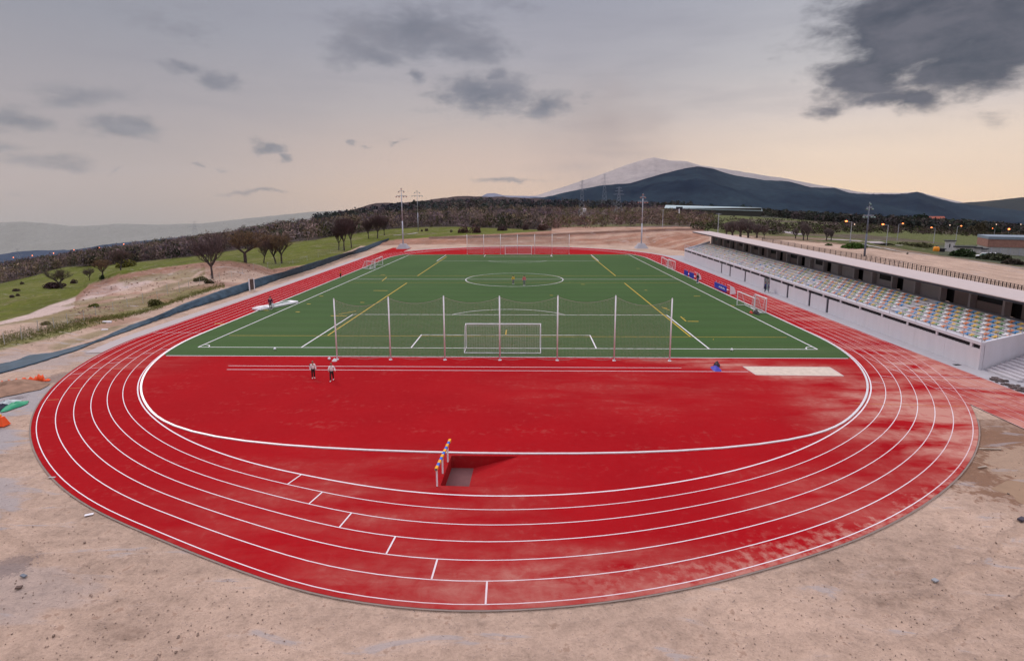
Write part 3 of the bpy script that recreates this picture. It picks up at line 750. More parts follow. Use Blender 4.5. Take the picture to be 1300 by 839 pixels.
# end walls
def f_end(b, y0, y1):
    for (v0,v1,za,zb) in ((.3,6.2,2.42,3.95),):
        b.add([(v0,y0,-.05),(v1,y0,-.05),(v1,y1,-.05),(v0,y1,-.05),(v0,y0,za),(v1,y0,zb),(v1,y1,zb),(v0,y1,za)],[(0,3,2,1),(4,5,6,7),(0,1,5,4),(1,2,6,5),(2,3,7,6),(3,0,4,7)])
def f_e1(b):
    f_end(b,-.02,.26); b.box(6.2,9.5,-.02,.26,0,4.0)
sb(f_e1, 'end_wall', M_conc); sb(lambda b: f_end(b,LEN-.2,LEN), 'end_wall', M_conc)
def f_er(b):
    for k in range(7):
        v = .3+k*.98; z = 2.42+(v-.3)*.26; b.tube((v,.12,z),(v,.12,z+.7),.022,n=5)
    b.tube((.3,.12,3.12),(6.2,.12,4.66),.028,n=5); b.tube((6.2,.12,4.66),(9,.12,4.7),.028,n=5)
sb(f_er, 'railing', M_steel)
def f_pil(b): b.box(WV-1.0,WV-.1,.9,1.7,WB,WT)
sb(f_pil, 'column', M_conc)
sb(lambda b: b.box(WV-1.02,WV-1.0,.98,1.6,WB+.05,WB+.9), 'lit_sign', mat('warm_lit_panel',(.8,.7,.55),.5,emit=(1,.8,.5,1.1)))
def f_dr(b):
    for d,w in DOORS: b.box(.1,.16,d-w/2,d+w/2,0,1.74)
sb(f_dr, 'door', mat('black_steel_door',(.03,.03,.045),.5), split=True)
sb(lambda b: b.box(.12,.2,DBL[0],DBL[1],0,1.74), 'glass_door', M_glass)
sb(lambda b: (b.box(.06,.12,DBL[0]+.75,DBL[0]+.9,0,1.74), b.box(.06,.12,DBL[0]+1.5,DBL[0]+1.62,0,1.74)), 'door_frame', M_steel, split=True)

# seats
def seat_mb(col_i=0, b=None, at=(0,0,0)):
    b = b or MB(); x, y, z = at; w = .175
    prof = [(-.15,.12),(-.13,.145),(-.02,.115),(.07,.125),(.11,.16),(.125,.22),(.13,.245)]
    n = len(prof); vs = []
    for (px_, pz) in prof:
        for sy, dz_ in ((-w,.045),(-w*.6,0),(w*.6,0),(w,.045)): vs.append((x+px_, y+sy, z+pz+dz_))
    for (px_, pz) in prof:
        for sy, dz_ in ((-w,.03),(-w*.6,-.02),(w*.6,-.02),(w,.03)): vs.append((x+px_+.012, y+sy, z+pz+dz_-.012))
    m = 4*n; fs = []
    for i in range(n-1):
        for j in range(3): a = i*4+j; fs.append((a,a+4,a+5,a+1)); fs.append((m+a,m+a+1,m+a+5,m+a+4))
    for i in range(n-1): fs.append((i*4,m+i*4,m+i*4+4,i*4+4)); fs.append((i*4+3,i*4+7,m+i*4+7,m+i*4+3))
    for j in range(3): fs.append((j,j+1,m+j+1,m+j)); a=(n-1)*4+j; fs.append((a,m+a,m+a+1,a+1))
    b.add(vs, fs); b.box(x-.05,x+.05,y-.05,y+.05,z-.01,z+.12); return b
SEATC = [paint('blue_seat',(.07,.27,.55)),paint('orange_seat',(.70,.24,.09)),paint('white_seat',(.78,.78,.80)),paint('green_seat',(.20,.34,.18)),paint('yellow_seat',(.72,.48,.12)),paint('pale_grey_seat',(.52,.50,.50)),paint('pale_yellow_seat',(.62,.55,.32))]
seat_me = []
for m in SEATC:
    o = seat_mb().build('seat', m); me = o.data; bpy.data.objects.remove(o); seat_me.append(me)
spots = []
for r in range(ROWS):
    y = .95
    k = 0
    while y < LEN-.8:
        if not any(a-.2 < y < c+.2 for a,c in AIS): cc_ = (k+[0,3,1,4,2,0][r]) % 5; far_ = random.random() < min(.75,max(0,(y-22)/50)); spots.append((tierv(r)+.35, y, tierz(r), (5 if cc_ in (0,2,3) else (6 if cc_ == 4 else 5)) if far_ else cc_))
        y += .49; k += 1
spots.sort(key=lambda s: math.hypot(s[0], s[1])+ .0)
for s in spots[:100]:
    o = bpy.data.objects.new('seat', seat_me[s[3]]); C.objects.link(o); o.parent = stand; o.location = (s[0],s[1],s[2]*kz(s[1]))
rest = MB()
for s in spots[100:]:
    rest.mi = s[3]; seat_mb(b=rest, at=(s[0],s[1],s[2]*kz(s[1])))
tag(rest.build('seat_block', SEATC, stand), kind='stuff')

# stairs beside the stand and low wall
st = empty('concrete_stair', (38.6,45.9,0), -SA); tag(st, 'flight of bare concrete steps climbing beside the end wall of the grandstand', 'stairs')
b = MB(); nst = 18
for k in range(nst):
    v = .35+k*.38; b.box(v,v+.40,-3.1-.03*k,0.,-.05,.165*(k+1)-.004*k)
    b.v = b.v
b.build('step_flight', M_tier, st)
b = MB(); b.add([(1.6,-3.7,-.1),(8.5,-4.2,-.1),(8.5,-3.9,-.1),(1.6,-3.4,-.1),(1.6,-3.7,.75),(8.5,-4.2,3.2),(8.5,-3.9,3.2),(1.6,-3.4,.75)],[(0,3,2,1),(4,5,6,7),(0,1,5,4),(1,2,6,5),(2,3,7,6),(3,0,4,7)])
b.build('side_wall', M_conc, st)
b = MB(); b.box(8.2,11.5,-6.2,-.1,2.0,3.05); b.box(10.9,11.1,-6.2,-.1,3.0,4.3); b.build('landing', M_conc, st)
# rubble drain in front of the stairs
b = MB()
for i in range(60):
    t = random.random(); x, y = g(1258+t*42+random.uniform(-3,3), 480+t*16+random.uniform(-2.5,2.5)); s = random.uniform(.05,.16)
    b.cbox(x,y,s*.4,s*2,s*1.5,s,random.uniform(0,3))
tag(b.build('rubble', mat('dark_rubble',(.12,.09,.09),.9,var=.4,scale=3)), 'loose dark stones and rubble strewn at the foot of the concrete stairs', 'rubble', kind='stuff')

# ------------------------------------------------------------------ ball-stop net fences
def net_fence(px_, y, top, label, sag=.5, pw=.065):
    t = empty('ball_stop_fence', (px_[3],y,0)); tag(t, label, 'net fence')
    xs = [x-px_[3] for x in px_]
    for i, x in enumerate(xs):
        b = MB(); hh = top[i]; b.tube((x,0,0),(x,0,hh),pw,pw*.9,10); b.tube((x,0,hh),(x,0,hh+.06),pw*1.15,pw*.4,10); b.lathe([(.001,.03),(.16,.03),(.16,0)],x,0,10); b.build('post', M_white, t, True)
    for i in range(len(xs)-1):
        x0, x1 = xs[i], xs[i+1]; z0, z1 = top[i]-.12, top[i+1]-.12; b = MB(); nx = int((x1-x0)/.13); nzz = 44
        zt = lambda f: z0+(z1-z0)*f - sag*4*f*(1-f)*(1 if i not in (0,5) else 1.25)
        def pt(f, h): return (x0+.08+(x1-x0-.16)*f, .05+.12*math.sin(f*PI)*math.sin(h*PI), .12+.10*math.sin(f*9+i)*(1-h)+(zt(f)-.12)*h)
        hw = .0042*(y/48)**.5
        for k in range(nx+1):
            f = k/nx; prev = None
            for j in range(7):
                p = pt(f,j/6); 
                if prev: b.add([(prev[0]-hw,prev[1],prev[2]),(prev[0]+hw,prev[1],prev[2]),(p[0]+hw,p[1],p[2]),(p[0]-hw,p[1],p[2])],[(0,1,2,3)])
                prev = p
        for j in range(nzz+1):
            h_ = j/nzz; q = .016 if j in (0,nzz) else hw
            for k in range(10):
                p, r = pt(k/10,h_), pt((k+1)/10,h_)
                b.add([(p[0],p[1],p[2]-q),(r[0],r[1],r[2]-q),(r[0],r[1],r[2]+q),(p[0],p[1],p[2]+q)],[(0,1,2,3)])
        b.build('net', M_net, t)
net_fence([-17.4,-12.45,-7.45,-2.42,2.8,7.95,12.95], 48.35, [5.65,5.8,5.9,5.9,5.95,5.95,5.7], 'tall white posted ball-stop net behind the nearer football goal')
net_fence([-16.9,-12.15,-7.4,-2.6,2.3,7.2,12.05], 155.6, [5.5]*7, 'distant white posted ball-stop net behind the far football goal', .3, .06)

# ------------------------------------------------------------------ goals
def goal(name, w, h, d, label, loc, rz, post=.06, group=None, netd=.16, extra=0.):
    t = empty(name, loc, rz); tag(t, label, 'football goal', group)
    b = MB(); b.tube((-w/2,0,0),(-w/2,0,h),post,n=10); b.tube((w/2,0,0),(w/2,0,h),post,n=10); b.tube((-w/2-post,0,h),(w/2+post,0,h),post,n=10); b.build('goal_frame', M_white, t)
    b = MB()
    for s in (-1,1):
        b.tube((s*w/2,0,.04),(s*w/2,-d,.04),.035,n=6); b.tube((s*w/2,-d,.04),(s*w/2,-d*.45,h*.98),.022,n=6); b.tube((s*w/2,0,h),(s*w/2,-d*.45,h*.98),.022,n=6)
    b.tube((-w/2,-d,.04),(w/2,-d,.04),.045,n=6); b.build('back_frame', M_white, t)
    b = MB(); hw = .0055
    nx = int(w/netd); pr = [(0,h),(-d*.45,h*.97),(-d*.75,h*.5),(-d,.06)]
    def pp(s_):
        i = min(2,int(s_*3)); f = s_*3-i; return (pr[i][0]+(pr[i+1][0]-pr[i][0])*f, pr[i][1]+(pr[i+1][1]-pr[i][1])*f)
    for k in range(nx+1):
        x = -w/2+w*k/nx
        for i in range(3): b.add([(x-hw,pr[i][0],pr[i][1]),(x+hw,pr[i][0],pr[i][1]),(x+hw,*pr[i+1]),(x-hw,*pr[i+1])],[(0,1,2,3)])
    for j in range(1,22):
        y, z = pp(j/22.001); b.add([(-w/2,y,z-hw),(w/2,y,z-hw),(w/2,y,z+hw),(-w/2,y,z+hw)],[(0,1,2,3)])
    for s in (-1,1):
        for j in range(1,15):
            z = h*j/15; yy = -d+(d*.55)*(z/h); b.add([(s*w/2,0,z-hw),(s*w/2,yy,z-hw),(s*w/2,yy,z+hw),(s*w/2,0,z+hw)],[(0,1,2,3)])
        for j in range(1,8):
            y = -d*j/8; zz = h*.98 if -y < d*.45 else h*.98*(d+y)/(d*.55); b.add([(s*w/2,y-hw,.04),(s*w/2,y+hw,.04),(s*w/2,y+hw,zz),(s*w/2,y-hw,zz)],[(0,1,2,3)])
    b.build('net', M_net, t); return t
goal('football_goal', 7.32, 2.44, 1.9, 'large white football goal on the goal line just beyond the nearer tall net', (PX,PY,.012), 0)
goal('football_goal', 7.32, 2.44, 1.9, 'white football goal at the far end of the green pitch', (PX,PY+PL,.012), PI)
# movable training goals beside the track (placed in survey order)
def tgoal(u0, v0, u1, v1, h, d, label, nm='training_goal', s=1):
    a, b = Vector((*g(u0,v0),0)), Vector((*g(u1,v1),0)); w = (b-a).length; c = (a+b)/2; rz = math.atan2((b-a).y,(b-a).x)
    return goal(nm, w, h, d, label, (c.x,c.y,.012), rz+(PI if s<0 else 0), .055, netd=.2)
tgoal(935.6,387.5,956.8,397.5,1.95,1.1,'white movable goal nearest the stand, upright on the right touchline','training_goal',-1)
tgoal(958,391.5,972,397.5,1.9,.5,'narrow white goal frame turned towards the track behind the right movable goal','training_goal',1)
tgoal(839.5,336.5,847.5,341,1.8,1.2,'small white movable goal far along the right side of the pitch','training_goal',-1)
tgoal(848.5,339,857,342.3,1.7,.6,'low white goal frame lying beside the far right movable goal','training_goal',1)
tgoal(476.5,341,486,336.5,2.0,1.3,'small white movable goal far along the left side of the pitch','training_goal',-1)
tgoal(466,340,475.5,341,1.5,1.3,'low white goal frame at the left edge of the track kerb','training_goal',1)

# ------------------------------------------------------------------ steeplechase barrier
t = empty('steeplechase_barrier', (-4.42,27.3,0)); tag(t, 'yellow and blue striped steeplechase barrier standing at the red water jump', 'barrier')
A = Vector((-.1,-1.75,0)); B = Vector((.12,1.75,0)); d = (B-A)/11
by = MB(); bb = MB(); M0 = math.atan2(d.y,d.x)
for k in range(11):
    c = A+d*(k+.5); (by if k%2==0 else bb).cbox(c.x,c.y,.965,d.length-.004,.13,.13,M0)
b = MB(); c = (A+B)/2; b.cbox(c.x,c.y,.965,(B-A).length,.125,.125,M0); bo = b.build('beam', M_btb, t, bevel=.01)
for k in range(0,11,2): c = A+d*(k+.5); b = MB(); b.cbox(c.x,c.y,.965,d.length,.134,.134,M0); b.build('yellow_band', M_bty, bo)
for f in (.04,.42,.80):
    c = A.lerp(B,f); b = MB(); b.tube((c.x,c.y,0),(c.x,c.y,.9),.045,n=10); b.build('post', M_white, t)

# ------------------------------------------------------------------ floodlights and lamps
def floodlight(x, y, z, hh, label, group='floodlight masts around the stadium', heads=6, r0=.24, housing=None, span=1.6, basep=True, mm=None):
    t = empty('floodlight_mast', (x,y,z)); tag(t, label, 'floodlight', group)
    b = MB(); b.tube((0,0,0),(0,0,hh*.5),r0,r0*.78,12); b.tube((0,0,hh*.5),(0,0,hh),r0*.78,r0*.5,12); b.build('mast', mm or M_pole, t, True)
    if basep:
        b = MB(); w0, w1 = 2.0, .9
        b.add([(-w0,-w0,-.1),(w0,-w0,-.1),(w0,w0,-.1),(-w0,w0,-.1),(-w1,-w1,1.5),(w1,-w1,1.5),(w1,w1,1.5),(-w1,w1,1.5)],[(0,3,2,1),(4,5,6,7),(0,1,5,4),(1,2,6,5),(2,3,7,6),(3,0,4,7)]); b.build('concrete_base', M_pave, t)
    b = MB(); b.tube((-span,0,hh-.9),(span,0,hh-.9),.08,n=6); b.tube((-span*.5,0,hh+.6),(span*.5,0,hh+.6),.07,n=6); b.tube((0,0,hh-.1),(0,0,hh+1.6),.08,n=6); b.build('cross_arm', M_steel, t)
    pos = [(-span,-.9),(-span*.45,-.9),(span*.45,-.9),(span,-.9),(-span*.5,.6),(span*.5,.6),(0,1.5)][:heads+1]
    for px_, pz in pos:
        b = MB(); M_ = Matrix.Translation((px_,-.15,hh+pz-.32)) @ Matrix.Rotation(-.5,4,'X'); b.box(-.22,.22,-.10,.10,-.17,.17,M_); hd_ = b.build('floodlight_head', housing or M_steel, t, bevel=.03); b = MB(); b.box(-.18,.18,-.12,-.103,-.13,.13,M_); b.build('lens', M_glass, hd_)
    return t
x,y = g(512,315.5); floodlight(x,y,0,atY(512,245,y)[2],'tall floodlight mast with red lamp heads on a concrete base at the far left bend', housing=M_redlamp)
x,y = g(814,315); floodlight(x,y,0,atY(812,251,y)[2]-.3,'pale floodlight mast on a concrete base beyond the far right bend', span=1.4, housing=M_redlamp)
x,y,z = hit(1096,345,70); x,y,z = 64,104,hgt(64,104)
floodlight(*[*atY(1096.5,334,106)[:2],hgt(*atY(1096.5,334,106)[:2])],8.6,'floodlight mast rising behind the grandstand roof and dark mesh fence', span=1.0, r0=.19, basep=False, housing=M_fascia, mm=M_dsteel)
x,y,z = hit(531,294); t_ = floodlight(x,y,z,atY(531,246,y)[2]-z,'thin distant mast with cross arms beyond the meadow', None, r0=.18, basep=False, span=2.4)
def slim_pole(u, v, vt, label, r=.09, Y=None, arm=0):
    x,y,z = hit(u,v) if Y is None else (*atY(u,v,Y)[:2], 0)
    if Y is not None: z = hgt(x,y)
    zt = atY(u,vt,y)[2]
    t = empty('utility_pole', (x,y,z)); tag(t, label, 'pole', 'slim poles in the fields')
    b = MB(); b.tube((0,0,-.3),(0,0,zt-z),r,r*.6,8); b.build('pole_shaft', M_pole, t)
    b = MB(); b.tube((-.7,0,zt-z-.2),(.7,0,zt-z-.2),.05,n=6)
    b.build('cross_arm', M_steel, t)
slim_pole(911,300,271,'slim pale pole seen through the far end of the stand roof',.12,150)
slim_pole(841,289,266,'slim pale pole in scrub left of the sign panel',.13)

def street_lamp(u, v0, v1, label, side=-1, s=1., Y=None, lit=M_sodium):
    x, y, z = hit(u, v0); zt = atY(u, v1, y)[2]; hh = zt-z
    t = empty('street_lamp', (x,y,z)); tag(t, label, 'street lamp', 'lit street lamps along the road')
    b = MB(); b.tube((0,0,-.3),(0,0,hh*.97),.11*s,.07*s,8); b.build('lamp_post', M_pole, t)
    b = MB(); b.tube((0,0,hh*.95),(side*1.5*s,0,hh*1.0),.05*s,n=6); b.build('arm', M_pole, t)
    b = MB(); b.lathe([(.01,.22),(.22,.16),(.34,.0),(.22,-.12),(.01,-.18)],0,0,10); o = b.build('lamp_head', lit, t, True); o.location = (side*1.6*s,0,hh*1.0); o.scale = (s,s,s)
    return t
SL = [(1079,308,281,-1,'street lamp glowing orange at the left end of the pale road'),(1125,312,285,-1,'orange street lamp on the road just right of the floodlight mast'),(1139,305,284,1,'orange street lamp above the green field behind the road'),
      (1185,309,289,-1,'orange street lamp left of the orange tank'),(1213,309,287,1,'orange street lamp behind the white cabin tower'),(1260,312,290,-1,'dull street lamp between the yard and the brick warehouse')]
for i,(u,v0,v1,sd,lb) in enumerate(SL): street_lamp(u,v0,v1,lb,sd,.9 if i<5 else .6)
def far_lamp(u, v, Y, label, lit=M_sodium, s=1., group='faraway lit lamps'):
    X,Yy,Z = atY(u,v,Y); gz = hgt(X,Yy)
    t = empty('street_lamp', (X,Yy,gz)); tag(t, label, 'street lamp', group)
    hh = max(1.5, Z-gz); b = MB(); b.tube((0,0,-1),(0,0,hh),.05*s,n=5); b.build('lamp_post', M_steel, t)
    b = MB(); b.lathe([(.01,.5*s),(.4*s,.3*s),(.5*s,0),(.4*s,-.3*s),(.01,-.5*s)],0,0,8); o = b.build('lamp_head', lit, t, True); o.location = (0,0,hh)
FL = [(1281,291,260,'orange lamp over the roof of the brick warehouse'),(1265,285,420,'pinkish lamp in dark trees left of the warehouse roof'),(1206,286,380,'faint lamp left of the lit yard lamp'),(1085,285,330,'pale lamp below the left road lamp'),
      (1296,285,420,'white lamp in the trees near the right picture edge')]
for (u,v,Y,lb) in FL: far_lamp(u,v,Y,lb, M_sodium if 'orange' in lb else M_whlamp, .8 if Y<300 else .55)
for i,(u,v) in enumerate([(17,327),(41,324.5),(68,321.5),(94,317.5),(126,314.5),(157,310),(21,335),(63,331)]):
    far_lamp(u,v,900,'tiny orange lamp glowing in the wooded valley, number '+['one','two','three','four','five','six','seven','eight'][i]+' from left' if False else 'tiny orange lamp glowing far off in the wooded left valley', M_sodium, 1.3, 'tiny lamps in the left valley')

# ------------------------------------------------------------------ left edge: fabric bank, wire fence
bot = [(-30,484),(0,474.4),(50,460),(96,445),(140,428),(174,416),(200,407),(240,393),(287,378.7),(321,367.5),(362,353),(400,341),(425,332),(441,325.5),(465,318.8),(494,305.5)]
top = [(-30,460),(0,458),(36,451),(66,448),(118,434),(165,413),(200,401),(240,381.7),(281,366.5),(320,354.8),(362,345),(400,332.5),(425,326),(446,320),(463,311.5),(494,303)]
hh_ = [.02,.03,.04,.05,.1,.3,.5,.8,1.1,1.3,1.4,1.5,1.5,1.3,1.3,1.]
def resamp(P, n):
    P = np.array(P,float); s = np.arange(len(P)); q = np.linspace(0,len(P)-1,n); return np.stack([np.interp(q,s,P[:,i]) for i in range(P.shape[1])],1)
nb_ = 240
Bp = resamp([g(*p) for p in bot], nb_); Tp0 = [g(p[0],p[1],h_) for p,h_ in zip(top,hh_)]; Tp = resamp(Tp0, nb_); Hh = resamp([[h] for h in hh_], nb_)[:,0]
for i in range(nb_):      # keep the upper edge close behind the foot where the sheet stands up
    v = Tp[i]-Bp[i]; L_ = np.hypot(*v); lim = 1.6+3.*(1-min(1,Hh[i]/.5)); 
    if L_ > lim and Hh[i] > .2: Tp[i] = Bp[i]+v/L_*lim
V = []; K = 7
for i in range(nb_):
    for k in range(K):
        f = k/(K-1); p = Bp[i]*(1-f)+Tp[i]*f; z = Hh[i]*f**.8+.03+.10*(vnoise(i*.9,k*1.3,1.7,5)-.3)*min(1,.3+Hh[i])
        jx = .18*(vnoise(i,k,2.3,8)-.5); V.append((p[0]+jx,p[1]+jx,max(z,.02+.004*k)))
Fq = [(i*K+k,(i+1)*K+k,(i+1)*K+k+1,i*K+k+1) for i in range(nb_-1) for k in range(K-1)]
b = MB(); b.add(V,Fq); o = b.build('fabric_bank', M_geo, None, True); s_ = o.modifiers.new('s','SOLIDIFY'); s_.thickness = .03
tag(o, 'long blue-grey fabric sheet edging the sandy strip left of the track', 'ground fabric')
# gate frame in the fabric bank
x,y = g(320,369); t = empty('gate', (x,y,0), 1.35); tag(t, 'narrow dark gate with two white posts set in the blue-grey fabric', 'gate')
for s in (-1,1): b = MB(); b.box(-.07+s*.55,.07+s*.55,-.07,.07,0,2.0); b.build('post', M_white, t)
b = MB(); b.box(-.46,.46,-.03,.03,.2,1.9); gp_ = b.build('gate_panel', M_fence, t); b = MB(); b.box(.3,.4,-.08,-.035,1.0,1.06); b.build('handle', M_steel, gp_)
# wire fence of pale posts left of the bank
wf = empty('wire_fence', (-60,60,0)); tag(wf, 'thin wire fence with pale posts along the grassy verge left of the track', 'fence')
WP = [(6,438),(28,431),(49,421),(69,417),(86,412),(107,407),(122,401),(144,395),(162,390),(182,386),(200,380),(213,374),(228,371),(240,366),(254,362),(268,359),(279,355),(294,352),(308,347),(322,343),(340,341),(356,339),(372,336),(390,331),(404,327),(420,322),(436,318)]
tops = []
for i,(u,v) in enumerate(WP):
    x,y,z = hit(u,v,45); wh = 1.25 if i not in (11,12,9) else 1.7
    b = MB(); b.tube((x+60,y-60,z-.2),(x+60,y-60,z+wh),.035,n=6); b.build('post', M_net, wf); tops.append(Vector((x+60,y-60,z)))
b = MB()
for p,q in zip(tops,tops[1:]):
    for k in range(6): dz_ = Vector((0,0,.15+.2*k)); b.tube(p+dz_,q+dz_,.009,n=3,cap=False)
    L_ = (q-p).length; n_ = max(2,int(L_/.35))
    for k in range(n_):
        c = p.lerp(q,k/n_); b.tube(c+Vector((0,0,.1)),c+Vector((0,0,1.2)),.006,n=3,cap=False)
b.build('wire_mesh', M_wire, wf)

# orange barrier, tarpaulin, cone
def P0(u,v,z=0): x,y = g(u,v,z); return Vector((x,y,z))
b = MB(); pts = [(-20,494),(0,491),(20,487.5),(40,485),(50,484.5),(62,484)]
prev = None; V = []; 
for i in range(41):
    f = i/40*(len(pts)-1); k = min(len(pts)-2,int(f)); q = f-k; u = pts[k][0]*(1-q)+pts[k+1][0]*q; v = pts[k][1]*(1-q)+pts[k+1][1]*q
    hz = .34+.12*math.sin(i*1.7)+.22*math.exp(-((u-50)/4)**2); hz *= 1 if u < 56 else .45
    x,y = g(u,v); V += [(x,y,.02),(x+.06*math.sin(i*2.1),y+.05,hz*.5),(x,y+.16+.05*math.sin(i),hz)]
b.add(V,[(3*i+j,3*i+3+j,3*i+4+j,3*i+1+j) for i in range(40) for j in range(2)])
o = b.build('barrier_mesh', M_orange, None, True); m_ = o.modifiers.new('s','SOLIDIFY'); m_.thickness = .03
tag(o, 'crumpled bright orange barrier netting lying across the sand at the left edge', 'barrier netting')
def heap(name, u, v, ru, dv, hz, m, label, cat, seed=0, n=22):
    c = P0(u,v); rx = (P0(u+ru,v)-c).length; ry = (P0(u,v-dv)-c).length; V = [(0,0,hz)]; Fq = []
    R_ = 6
    for r in range(1,R_+1):
        for k in range(n):
            a = 2*PI*k/n; f = r/R_; jit = 1+.25*(vnoise(k*1.1,seed*7.+r*.3,1.9,seed)-.5)*2*f; z = hz*(1-f**1.6)*(.7+.6*vnoise(k*.8,r*1.2,1.3,seed+3))
            V.append((rx*f*jit*math.cos(a), ry*f*jit*math.sin(a), z if r<R_ else 0.))
    for k in range(n): Fq.append((0,1+k,1+(k+1)%n))
    for r in range(R_-1):
        for k in range(n): Fq.append((1+r*n+k,1+(r+1)*n+k,1+(r+1)*n+(k+1)%n,1+r*n+(k+1)%n))
    b = MB(); b.add(V,Fq); o = b.build(name, m, None, True); o.location = (c.x,c.y,.01); tag(o,label,cat); return o
heap('dirt_heap',12,494,34,9,.55,mat('brown_clay',(.26,.155,.11),.95,var=.3,scale=1.5,bump=.8,bscale=4),'low brown heap of dug clay behind the tarpaulin at the left edge','earth heap',2)
heap('tarpaulin',18,516,8,5,.28,paint('green_sheet',(.03,.30,.16),var=.2,scale=2),'crumpled green plastic sheet lying on the grey ground at the left edge','tarpaulin',4)
heap('tarpaulin',8,514,7,5.5,.32,paint('grey_sheet',(.42,.47,.50),var=.2,scale=2),'pale grey plastic sheet bundled against the green one at the left edge','tarpaulin',6)
heap('rubbish_bag',3,519,4.5,3,.35,paint('black_bag',(.02,.025,.05),rough=.3),'small black and blue bag at the foot of the plastic sheets','bag',9)
c = P0(3,540); t = empty('safety_block',(c.x,c.y,0)); tag(t,'bright orange plastic barrier block at the left edge below the plastic sheets','barrier block')
b = MB(); b.add([(-.6,-.28,0),(.35,-.28,0),(.35,.28,0),(-.6,.28,0),(-.5,-.1,.55),(.15,-.1,.62),(.15,.1,.62),(-.5,.1,.55)],[(0,3,2,1),(4,5,6,7),(0,1,5,4),(1,2,6,5),(2,3,7,6),(3,0,4,7)]); b.build('barrier_body', M_orange, t, bevel=.04)
b = MB(); b.box(-.3,-.05,-.13,.13,.60,.72); b.build('handle', M_bty, t, bevel=.02)

# small litter: planks, slabs, blocks
def slab(name,u,v,lx,ly,lz,rz,m,label,cat,z=0.):
    c = P0(u,v); b = MB(); b.box(-lx/2,lx/2,-ly/2,ly/2,0,lz); o = b.build(name,m,None,bevel=.01); o.location = (c.x,c.y,z); o.rotation_euler = (.02,.03,rz); return tag(o,label,cat)
slab('wooden_plank',1257,570,1.25,.10,.05,.03,M_wood,'long pale plank on wet earth right of the bend','plank')
slab('wooden_plank',1247,593,.65,.10,.05,.35,M_wood,'short pale plank on the mud above the puddle','plank')
slab('paper_sheet',113,653,.34,.17,.02,.55,M_line,'white rectangular board on the dirt left of the bend','board')
slab('concrete_block',66,606,.35,.12,.03,.1,M_apron,'small pale slab by the outer edge of the left bend','slab')
slab('stone_block',1187,737,.22,.16,.06,.4,mat('grey_stone',(.30,.31,.34),.9),'lone grey stone on the bare dirt below the right bend','stone')
slab('stone_block',30,731,.26,.12,.05,-.3,mat('blue_grey_stone',(.16,.18,.22),.9),'flat blue-grey stone in the bottom left corner dirt','stone')
slab('stone_block',24,746,.2,.14,.06,.3,mat('dark_stone',(.12,.08,.07),.9),'dark brown stone in the bottom left corner','stone')
slab('litter_sheet',133,419,.6,.3,.10,.4,M_line,'white scrap with a dark end on the sand left of the blue-grey fabric','scrap')
slab('broken_slab',136,410,.9,.4,.22,.2,M_line,'white rock in the grass verge left of the blue-grey fabric','rock')
slab('dark_scrap',1297,660,.4,.2,.10,.5,mat('dark_metal_scrap',(.06,.05,.07),.6),'dark scrap of metal at the puddle edge by the right picture edge','scrap')
slab('drain_cover',1215,463,.6,.35,.02,.2,M_black,'dark drain cover in the pale paving before the stand','drain cover')
for (u,v,lb) in ((349,444.5,'small white ball on the goal line left of the penalty area'),(418,457,'white ball on the red surface near the left net post'),(929,445.5,'small white ball on the goal line right of the penalty area'),(615,326,'white ball by the left post of the far goal'),(699,325.5,'white ball right of the far goal')):
    c = P0(u,v); b = MB(); b.lathe([(.001,0)]+[(.13*math.sin(PI*k/8),.13-.13*math.cos(PI*k/8)) for k in range(1,8)]+[(.001,.26)],0,0,12); o = b.build('football', M_white, None, True); o.location = (c.x,c.y,.012); tag(o,lb,'ball')
heap('kit_bag',425,458,3.2,1.2,.22,paint('white_bag',(.6,.6,.62)),'white and black bag at the foot of the leftmost net post','bag',12)
# puddle
c = P0(1292,622); b = MB(); b.add([(c.x+.4+ (1.5+.3*math.sin(3*a+1)+.15*math.sin(7*a))*math.cos(a), c.y-.2+(1.15+.22*math.sin(2*a)+.12*math.sin(5*a))*math.sin(a),-.046) for a in np.linspace(0,2*PI,64,endpoint=False)],[tuple(range(64))]); tag(b.build('puddle', M_mud), kind='structure')

# blue benches with white chairs at the right touchline; flat white boards at the left
def bench_set(u0,v0,u1,v1,label,gap):
    a, b_ = P0(u0,v0), P0(u1,v1); d = (b_-a); L_ = d.length; rz = math.atan2(d.y,d.x); t = empty('team_bench',(a.x,a.y,.012),rz); tag(t,label,'team bench','blue team benches beside the right touchline')
    for (s,e) in gap:
        b = MB(); b.box(L_*s,L_*e,-.04,.04,.12,1.05); b.build('blue_panel', M_blue, t, bevel=.01)
        b = MB(); b.box(L_*s+.05,L_*e-.05,.05,.5,.42,.5); b.build('bench_seat', M_white, t)
        if len(gap) == 1:
            for k in range(7): b = MB(); b.box(L_*s+2.2+k*.42,L_*s+2.2+k*.42+.22,-.062,-.043,.45,.62+.12*(k%2)); b.build('white_mark', M_white, t)
        for k in range(4):
            b = MB(); b.box(L_*(s+(e-s)*(k+.5)/4)-.02,L_*(s+(e-s)*(k+.5)/4)+.02,-.03,.03,1.05,1.35); b.build('upright', M_steel, t)
    # curved white hood at the near end
    b = MB(); n_ = 8
    pr = [(.1+.9*math.cos(PI/2*k/n_)*1.0, .1+1.25*math.sin(PI/2*k/n_)) for k in range(n_+1)]
    for k in range(n_):
        b.add([(L_-.2,pr[k][0],pr[k][1]),(L_+1.3,pr[k][0],pr[k][1]),(L_+1.3,pr[k+1][0],pr[k+1][1]),(L_-.2,pr[k+1][0],pr[k+1][1])],[(0,1,2,3)])
    b.add([(L_+1.3,0.1,.0)]+[(L_+1.3,*q) for q in pr],[(0,)+tuple(range(1,n_+2))]); o = b.build('hood', M_white, t)
    return t
